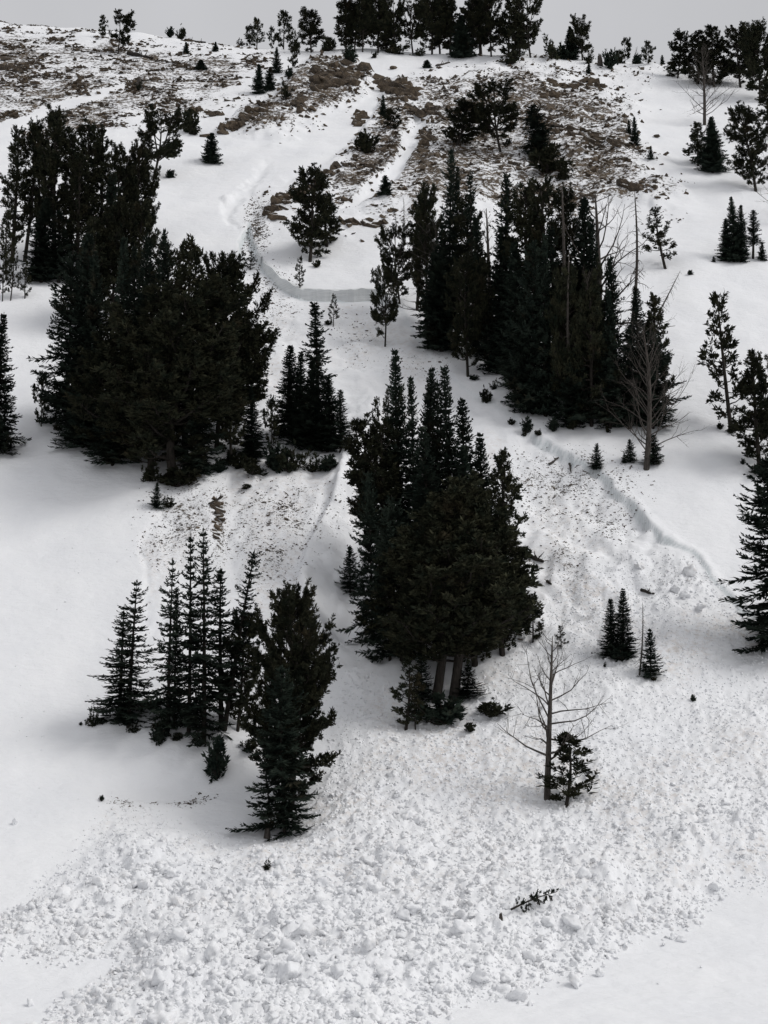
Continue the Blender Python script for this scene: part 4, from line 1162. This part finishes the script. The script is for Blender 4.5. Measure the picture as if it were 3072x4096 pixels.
tree('bigpine', 2195, 1560, 735, 230, "tall brownish pine crown in the forest's back row", G)
tree('pine', 2265, 1560, 775, 170, "brownish pine right of the tall brownish crown", G)
tree('widefir', 2130, 1655, 960, 230, "broad fir at the forest's lower left", G)
tree('widefir', 2092, 1645, 1190, 190, "low fir with trailing limbs at the forest's lower left", G)
tree('fir', 2182, 1664, 925, 150, "straight fir beside the broad lower fir", G)
tree('thinfir', 2215, 1640, 900, 120, "thin fir in front of brownish crowns", G)
tree('fir', 2326, 1625, 786, 200, "tall ragged fir right of the forest's middle", G, 0, 3)
tree('fir', 2364, 1630, 866, 160, "dark fir under the curving dead limbs", G)
tree('bigpine', 2262, 1694, 1120, 200, "pine among trunks at the forest's front", G, 0, 1)
tree('bigpine', 2366, 1704, 1110, 240, "thick pine at the forest's front centre", G, 0, 2)
tree('fir', 2472, 1694, 1020, 156, "fir under the leaning grey spar", G)
tree('fir', 2440, 1712, 1150, 164, "front fir left of the big bare tree", G)
tree('fir', 2562, 1704, 1146, 164, "fir behind the big bare tree's crown", G)
tree('pine', 2632, 1660, 1186, 180, "pine on the forest's right shoulder", G, 0, 2)
tree('widefir', 2612, 1712, 1320, 240, "bushy fir at the forest's right foot", G)
tree('widefir', 2300, 1706, 1400, 200, "low fir filling the forest's front", G)
tree('fir', 2075, 1560, 960, 170, "fir between the dense pointed one and the broad one", G)
tree('fir', 2520, 1712, 1300, 170, "low fir left of the bushy right foot fir", G)
tree('pine', 2410, 1640, 1050, 170, "dim pine between the ragged fir and the spar", G)
dead_tree('broad', 704, 2392, 1600, 762, 400, "dead pine with long curving limbs above the right forest", 0, 2.4)
dead_tree('snag', 705, 2512, 1420, 768, 120, "tall grey spar hung with drooping twigs", 40)
dead_tree('snag', 706, 2585, 1340, 1066, 90, "dead spar leaning hard right over the snow", 150)
dead_tree('snag', 707, 2256, 1600, 760, 70, "bare straight trunk among the brownish pines")
dead_tree('twiggy', 708, 2585, 1876, 1310, 420, "big bare grey tree in front of the right forest", -20)
dead_tree('broad', 709, 1748, 1340, 900, 300, "dead tree with limbs sweeping left out of the forest", 0, 3.4)
dead_tree('snag', 718, 2300, 1700, 1010, 60, "thin grey trunk before the forest's front pines", -8)
dead_tree('twiggy', 719, 1960, 1470, 830, 160, "dim bare tree in front of the dense pointed fir")
dead_tree('snag', 713, 1583, 948, 818, 30, "short snag left of its twin below the buttress", -14)
dead_tree('snag', 714, 1612, 942, 788, 36, "taller snag of the pair below the buttress")
dead_tree('snag', 715, 1808, 900, 610, 50, "pale dead spar against the tallest spire", 10)
for x, b_, t_, w_, l_ in [(2115, 1728, 1660, 64, "sapling poking from the forest's lower left corner"), (2152, 1742, 1718, 40, "dark tuft on snow below the forest's lower left corner"), (2098, 1745, 1722, 26, "smallest dark tuft left below the forest"), (2216, 1722, 1666, 70, "shrub at the forest's foot above the flank scarp"),
                          (2292, 1718, 1650, 66, "upright shrub at the forest's foot"), (2430, 1730, 1698, 34, "dark sprig below the forest's front"), (2760, 1100, 1078, 36, "grey shrub alone on the right snowfield"), (1944, 1612, 1548, 46, "bent little shrub on the bed's right edge"),
                          (1977, 1558, 1520, 38, "smaller shrub just above the bent one"), (1890, 1520, 1496, 50, "scraps at the many stemmed pine's foot"), (2046, 1700, 1672, 30, "tuft left of the low trailing fir")]:
    tree('bush', x, b_, t_, w_, l_, "shrubs by the right forest")
G = "trees on the right hand snowfield"
tree('airpine', 2662, 1074, 836, 130, "wind shaped pine alone on the upper right snow", G, -26, 0)
tree('lowfir', 2387, 1876, 1774, 58, "young fir alone above the flank scarp", G)
tree('lowfir', 2523, 1848, 1758, 52, "young fir left of the big bare tree's trunk", G)
tree('lowfir', 2497, 1852, 1814, 26, "tiny fir beside that young fir", G)
tree('lowfir', 2612, 1856, 1740, 84, "fir branches right of the big bare tree's trunk", G)
tree('fir', 2935, 1046, 785, 84, "tallest fir of the small right hand cluster", G)
tree('fir', 2962, 1048, 820, 76, "second fir of the small right hand cluster", G)
tree('fir', 2907, 1044, 874, 60, "left fir of the small right hand cluster", G)
tree('thinfir', 3012, 1034, 838, 66, "thin fir right of the small cluster", G)
tree('lowfir', 3050, 1042, 968, 40, "sapling right of the thin fir", G)
tree('lowfir', 2855, 1048, 1025, 18, "tiny shrub on snow left of the small cluster", G)
tree('airpine', 2925, 1728, 1188, 196, "tall open pine on the right with upswept limbs", G, -28, 1)
tree('pine', 3040, 1890, 1420, 200, "dense pine right of the tall open pine", G, 0, 2)
tree('pine', 3085, 1860, 1440, 170, "pine cut by the frame beside the dense one", G)
tree('bush', 2880, 1718, 1688, 26, "tiny dark shrub left of the tall open pine", G)
tree('bush', 2930, 1732, 1690, 60, "shrubs at the tall open pine's foot", G)
tree('bush', 2972, 1858, 1830, 26, "tiny shrub below the dense right pine", G)
tree('bush', 3050, 1900, 1850, 120, "dark skirt under the dense right pine", G)
tree('widefir', 3110, 2610, 1820, 330, "big fir cut by the right edge above the debris", "firs at the frame's edges")

G = "big middle clump"
tree('fir', 1612, 2310, 1395, 200, "tallest fir spire of the big middle clump", G)
tree('fir', 1666, 2310, 1500, 140, "second spire from the left in the big clump", G)
tree('fir', 1698, 2310, 1460, 150, "third spire from the left in the big clump", G)
tree('fir', 1724, 2280, 1530, 120, "short spire in the big clump's middle", G)
tree('thinfir', 1757, 2280, 1516, 110, "thin spire in the big clump's middle", G, 0, 1)
tree('fir', 1805, 2350, 1460, 170, "tall spire right of the gap in the big clump", G)
tree('fir', 1872, 2360, 1590, 170, "spire second from the right in the big clump", G)
tree('fir', 1930, 2380, 1728, 190, "rightmost rounded spire of the big clump", G)
tree('pine', 2010, 2480, 1820, 220, "pine on the big clump's right shoulder", G, 0, 2)
tree('pine', 1548, 2250, 1565, 140, "pine peeping out left of the tallest spire", G)
tree('pine', 1540, 2360, 1685, 190, "pine with a spire leaning left in the big clump", G, -100, 2)
tree('pine', 1530, 2360, 1700, 180, "pine behind the left leaning spire", G, -20)
tree('widefir', 1490, 2560, 1880, 170, "dark fir on the big clump's left side", G)
tree('widefir', 1560, 2640, 1980, 200, "dark fir at the big clump's lower left", G)
tree('fir', 1700, 2500, 1700, 230, "fir behind the two trunked pine, left", G)
tree('fir', 1850, 2500, 1780, 230, "fir behind the two trunked pine, right", G)
tree('skirtpine', 1742, 2806, 1990, 500, "left trunk of the two trunked front pine", G, 4, 1)
tree('skirtpine', 1812, 2800, 1930, 560, "right trunk of the two trunked front pine", G, 4, 1)
tree('bigpine', 2010, 2620, 2100, 290, "bushy pine on the big clump's right side", G, 0, 2)
tree('bigpine', 1610, 2640, 2150, 290, "bushy pine in the big clump's left front", G, 0, 2)
tree('bigpine', 1900, 2660, 2160, 330, "bushy pine in the big clump's right front", G, 0, 2)
tree('lowpine', 2085, 2545, 2285, 110, "young pine hugging the big clump's right side", G)
tree('lowpine', 2132, 2570, 2395, 100, "smaller young pine outside it on the right", G)
tree('lowfir', 1400, 2368, 2185, 86, "small dark fir at the rim of the snow hollow", G)
tree('bush', 1790, 2895, 2760, 280, "dense dark skirt round the two pine trunks", G)
tree('bush', 1965, 2868, 2800, 150, "long low branch right of the two pine trunks", G)
tree('airpine', 1622, 2924, 2640, 150, "young pine left of the two pine trunks", G)
tree('airpine', 1662, 2918, 2760, 76, "thin sapling between young pine and trunks", G)
tree('bush', 1880, 2926, 2884, 54, "twiggy sprig on debris below the big clump", G)
tree('lowfir', 1690, 2800, 2610, 110, "little fir behind the left pine trunk", G)
tree('lowfir', 1872, 2790, 2660, 130, "little fir behind the right pine trunk", G)
tree('bush', 2085, 2235, 2180, 110, "branch end sticking out of the clump's right side", G)

G = "left front fir group"
tree('layerfir', 514, 2905, 2318, 229, "pointed fir at the left of the front group", G, 0, 0)
tree('layerfir', 478, 2880, 2418, 195, "shorter fir leaning on the pointed left one", G)
tree('layerfir', 672, 2922, 2232, 195, "fir with bare tip third from the left in front", G)
tree('layerfir', 755, 2932, 2126, 184, "tall narrow fir left of the tallest front one", G)
tree('layerfir', 816, 2962, 2108, 218, "tallest fir of the left front group", G)
tree('thinfir', 886, 2905, 2270, 130, "thin fir right of the tallest front one", G, 0, 1)
tree('fir', 694, 2900, 2352, 90, "slender fir behind the bare tipped one", G)
tree('thinfir', 895, 2920, 2188, 130, "leaning fir with a long bare stem", G, 112, 0)
tree('pine', 950, 2924, 2470, 200, "dark pine beside the leaning fir's stem", G, 10, 0)
tree('bigpine', 1135, 3190, 2415, 330, "bushy topped pine behind the lowest front fir", G, 3, 1)
tree('bigpine', 1165, 3230, 2600, 300, "pine limbs spreading right behind the lowest front fir", G, 8, 2)
tree('widefir', 1140, 3338, 2660, 265, "lowest front fir standing at the debris edge", G, 0, 1)
for x, b_, t_, w_, l_ in [(375, 2902, 2828, 58, "dark little shrub left of the front fir group"), (324, 2900, 2886, 22, "smallest dark tuft far left of the front group"), (410, 2898, 2866, 36, "tuft between the little shrub and the pointed fir"), (535, 2930, 2885, 54, "shrub under the pointed left fir"),
                          (645, 2968, 2868, 110, "shrub under the bare tipped fir"), (708, 2962, 2925, 66, "low sprig right of that shrub"), (795, 2985, 2930, 80, "shrub under the tallest front fir"), (875, 3105, 2925, 136, "drooping shrub hanging over the drift"), (1000, 3010, 2950, 80, "shrub by the bushy topped pine's left side")]:
    tree('bush', x, b_, t_, w_, l_, "shrubs under the left front firs")
dead_tree('snag', 710, 1088, 3290, 2985, 40, "thin bare stem in front of the lowest front fir", -30)

G = "trees standing in the debris"
dead_tree('broad', 711, 2188, 3192, 2545, 380, "bare dead tree standing in the avalanche debris", 30, 0.4)
tree('lowpine', 2262, 3226, 2946, 210, "young pine beside the bare dead tree's foot", G, 0, 0)
tree('airpine', 2244, 2594, 2506, 52, "sapling behind the bare dead tree's top", G)
tree('fir', 2446, 2624, 2394, 92, "left fir of the pair on the upper debris", G)
tree('fir', 2490, 2634, 2352, 108, "right, taller fir of the pair on the upper debris", G)
tree('bush', 2495, 2640, 2570, 120, "dark skirt under the pair of debris firs", G)
tree('lowfir', 2603, 2708, 2518, 92, "young fir right of the thin grey spar", G)
dead_tree('snag', 716, 2556, 2700, 2408, 60, "thin grey spar between the debris firs", 22)
for x, b_, t_, w_, l_ in [(2420, 2668, 2648, 18, "tiny dark tuft below the debris fir pair"), (2772, 2806, 2774, 34, "dark scrap of branch on the right debris"), (2616, 2724, 2706, 22, "dark scrap at the young debris fir's foot"), (1068, 3478, 3440, 42, "yellow green tuft sticking out of the debris"),
                          (407, 3202, 3178, 30, "dark scrap below the flank scarp at left")]:
    tree('bush', x, b_, t_, w_, l_, "branch scraps on the debris")

# ------------------------------------------------------------------ logs, stumps and the torn off sapling
def log(p0, p1, r_px, lab, name="fallen_log", lift=0.5, mat=M_DEAD):
    a, b = at(*p0), at(*p1); rad = r_px / px_per_m(a)
    r = np.random.default_rng(int(p0[0])); g = Geo()
    n = 9; s = np.linspace(0, 1, n)
    P = (b - a) * s[:, None]; P[:, 2] += rad * lift + 0.15 * rad * np.sin(9 * s)
    P[:, 0] += 0.3 * rad * np.sin(6 * s)
    g.tube(P, rad * (1.1 - 0.5 * s) * (1 + 0.12 * r.normal(size=n)), 9)
    o = obj(name, g.mesh(name, mat, True)); o.location = a
    for k in range(3):
        gg = Geo(); f = r.uniform(.25, .9); b0 = np.array([np.interp(f, s, P[:, i]) for i in range(3)])
        d = np.array([r.normal(0, .5), r.normal(0, .3), 1.0]) * rad * 3
        gg.tube([b0, b0 + d * .6, b0 + d], [rad * .3, rad * .2, rad * .08], 5)
        obj("branch_stub", gg.mesh("branch_stub", mat, True), o)
    tag(o, lab, "log"); return o
log((512, 218), (612, 238), 9, "long dark log beside the dense pine on the far hill", mat=M_BARK)
log((742, 142), (822, 158), 5, "thin log sloping down the skyline of the far hill", mat=M_BARK)
log((1745, 266), (1800, 252), 5, "grey log lying in the snow saddle below the grove")
log((2195, 1862), (2234, 1833), 5, "short stick lying aslant above the stony bed")
log((2278, 1856), (2285, 1892), 4, "short stick pointing downhill on the stony bed")
log((2566, 2364), (2616, 2378), 6, "dark broken log on snow above the debris fir pair", mat=M_BARK)
log((2188, 2328), (2206, 2340), 6, "dark chunk of wood right of the big clump", mat=M_BARK)
log((2100, 2222), (2176, 2252), 10, "reddish broken bough beside the big middle clump", name="broken_bough", mat=M_BARK)
log((838, 2020), (890, 1990), 6, "reddish root lying in the gully of the stony bed", name="broken_bough", mat=M_BARK)
def stump(px, py, h_px, w_px, lab):
    q = at(px, py); m = px_per_m(q); h, rad = h_px / m, w_px / m / 2
    r = np.random.default_rng(int(px)); g = Geo(); z = np.linspace(-0.1, 1, 7) * h
    g.tube(np.stack([0.1 * rad * np.sin(z / h * 4), 0 * z, z], -1), rad * (1.3 - 0.5 * z / h), 9)
    o = obj("tree_stump", g.mesh("tree_stump", M_DEAD, True)); o.location = q
    for k in range(4):
        gg = Geo(); a = k * 1.6 + r.random(); b0 = np.array([math.cos(a), math.sin(a), 0]) * rad * .55 + np.array([0, 0, h * .92])
        gg.tube([b0, b0 + np.array([0.1 * rad, 0, h * .15]), b0 + np.array([0, 0, h * r.uniform(.2, .45)])], [rad * .35, rad * .25, rad * .05], 4)
        obj("splinter", gg.mesh("splinter", M_DEAD, True), o)
    tag(o, lab, "stump")
stump(716, 484, 34, 24, "pale grey stump on the snow left of the rock ledge")
stump(2400, 262, 40, 20, "broken grey stump on the ridge crest")
stump(556, 352, 42, 16, "thin dark stump rising from a shrub on the far hill")
stump(1068, 3350, 50, 22, "snow plastered stub at the lowest front fir's foot")
stump(2003, 3680, 24, 14, "dark broken stem poking from debris near the torn sapling")

a, b = at(2045, 3668), at(2225, 3622)
a[2] += 0.25; b[2] += 0.42
rs = np.random.default_rng(77)
e = empty("uprooted_sapling", a); tag(e, "torn off conifer sapling lying across the avalanche debris", "fallen sapling")
g = Geo(); s = np.linspace(0, 1, 9); P = (b - a) * s[:, None]; P[:, 2] += 0.06 * np.sin(s * 3.1)
Ls = np.linalg.norm(b - a)
g.tube(P, 0.030 * (1 - s) + 0.010, 7); obj("trunk", g.mesh("trunk", M_BARK, True), e)
ux = (b - a) / Ls
for k in range(34):
    f = 0.05 + 0.95 * rs.random(); p0 = np.array([np.interp(f, s, P[:, i]) for i in range(3)])
    up = 1 if rs.random() < .5 else -1
    d = ux * rs.uniform(-0.1, 0.8) + np.array([0.25 * rs.normal(), rs.normal(0, .55) - (0.5 if up < 0 else -.1), up * rs.uniform(0.4, 1.1)]); d /= np.linalg.norm(d)
    ln = rs.uniform(0.10, 0.42) * (1.1 - 0.4 * f)
    if up < 0: ln *= 0.85
    bend_ = ux * rs.uniform(-.1, .25) * ln + np.array([0, 0, -0.12 * ln])
    q3 = [p0, p0 + d * ln * .6 + bend_ * .3, p0 + d * ln + bend_]
    gg, nn = Geo(), Geo(); gg.tube(q3, [0.008, 0.006, 0.003], 4)
    n = int(rs.integers(4, 11)); ff = np.sort(rs.uniform(.25, 1, n))
    q = np.stack([np.interp(ff, [0, .6, 1], np.array(q3)[:, i]) for i in range(3)], -1)
    tufts(nn, rs, q, d[None] + rs.normal(0, .35, (n, 3)), rs.uniform(0.06, 0.10), 9, 0.16)
    obj("needles", nn.mesh("needles", M_FIR), obj("branch", gg.mesh("branch", M_BARK, True), e))
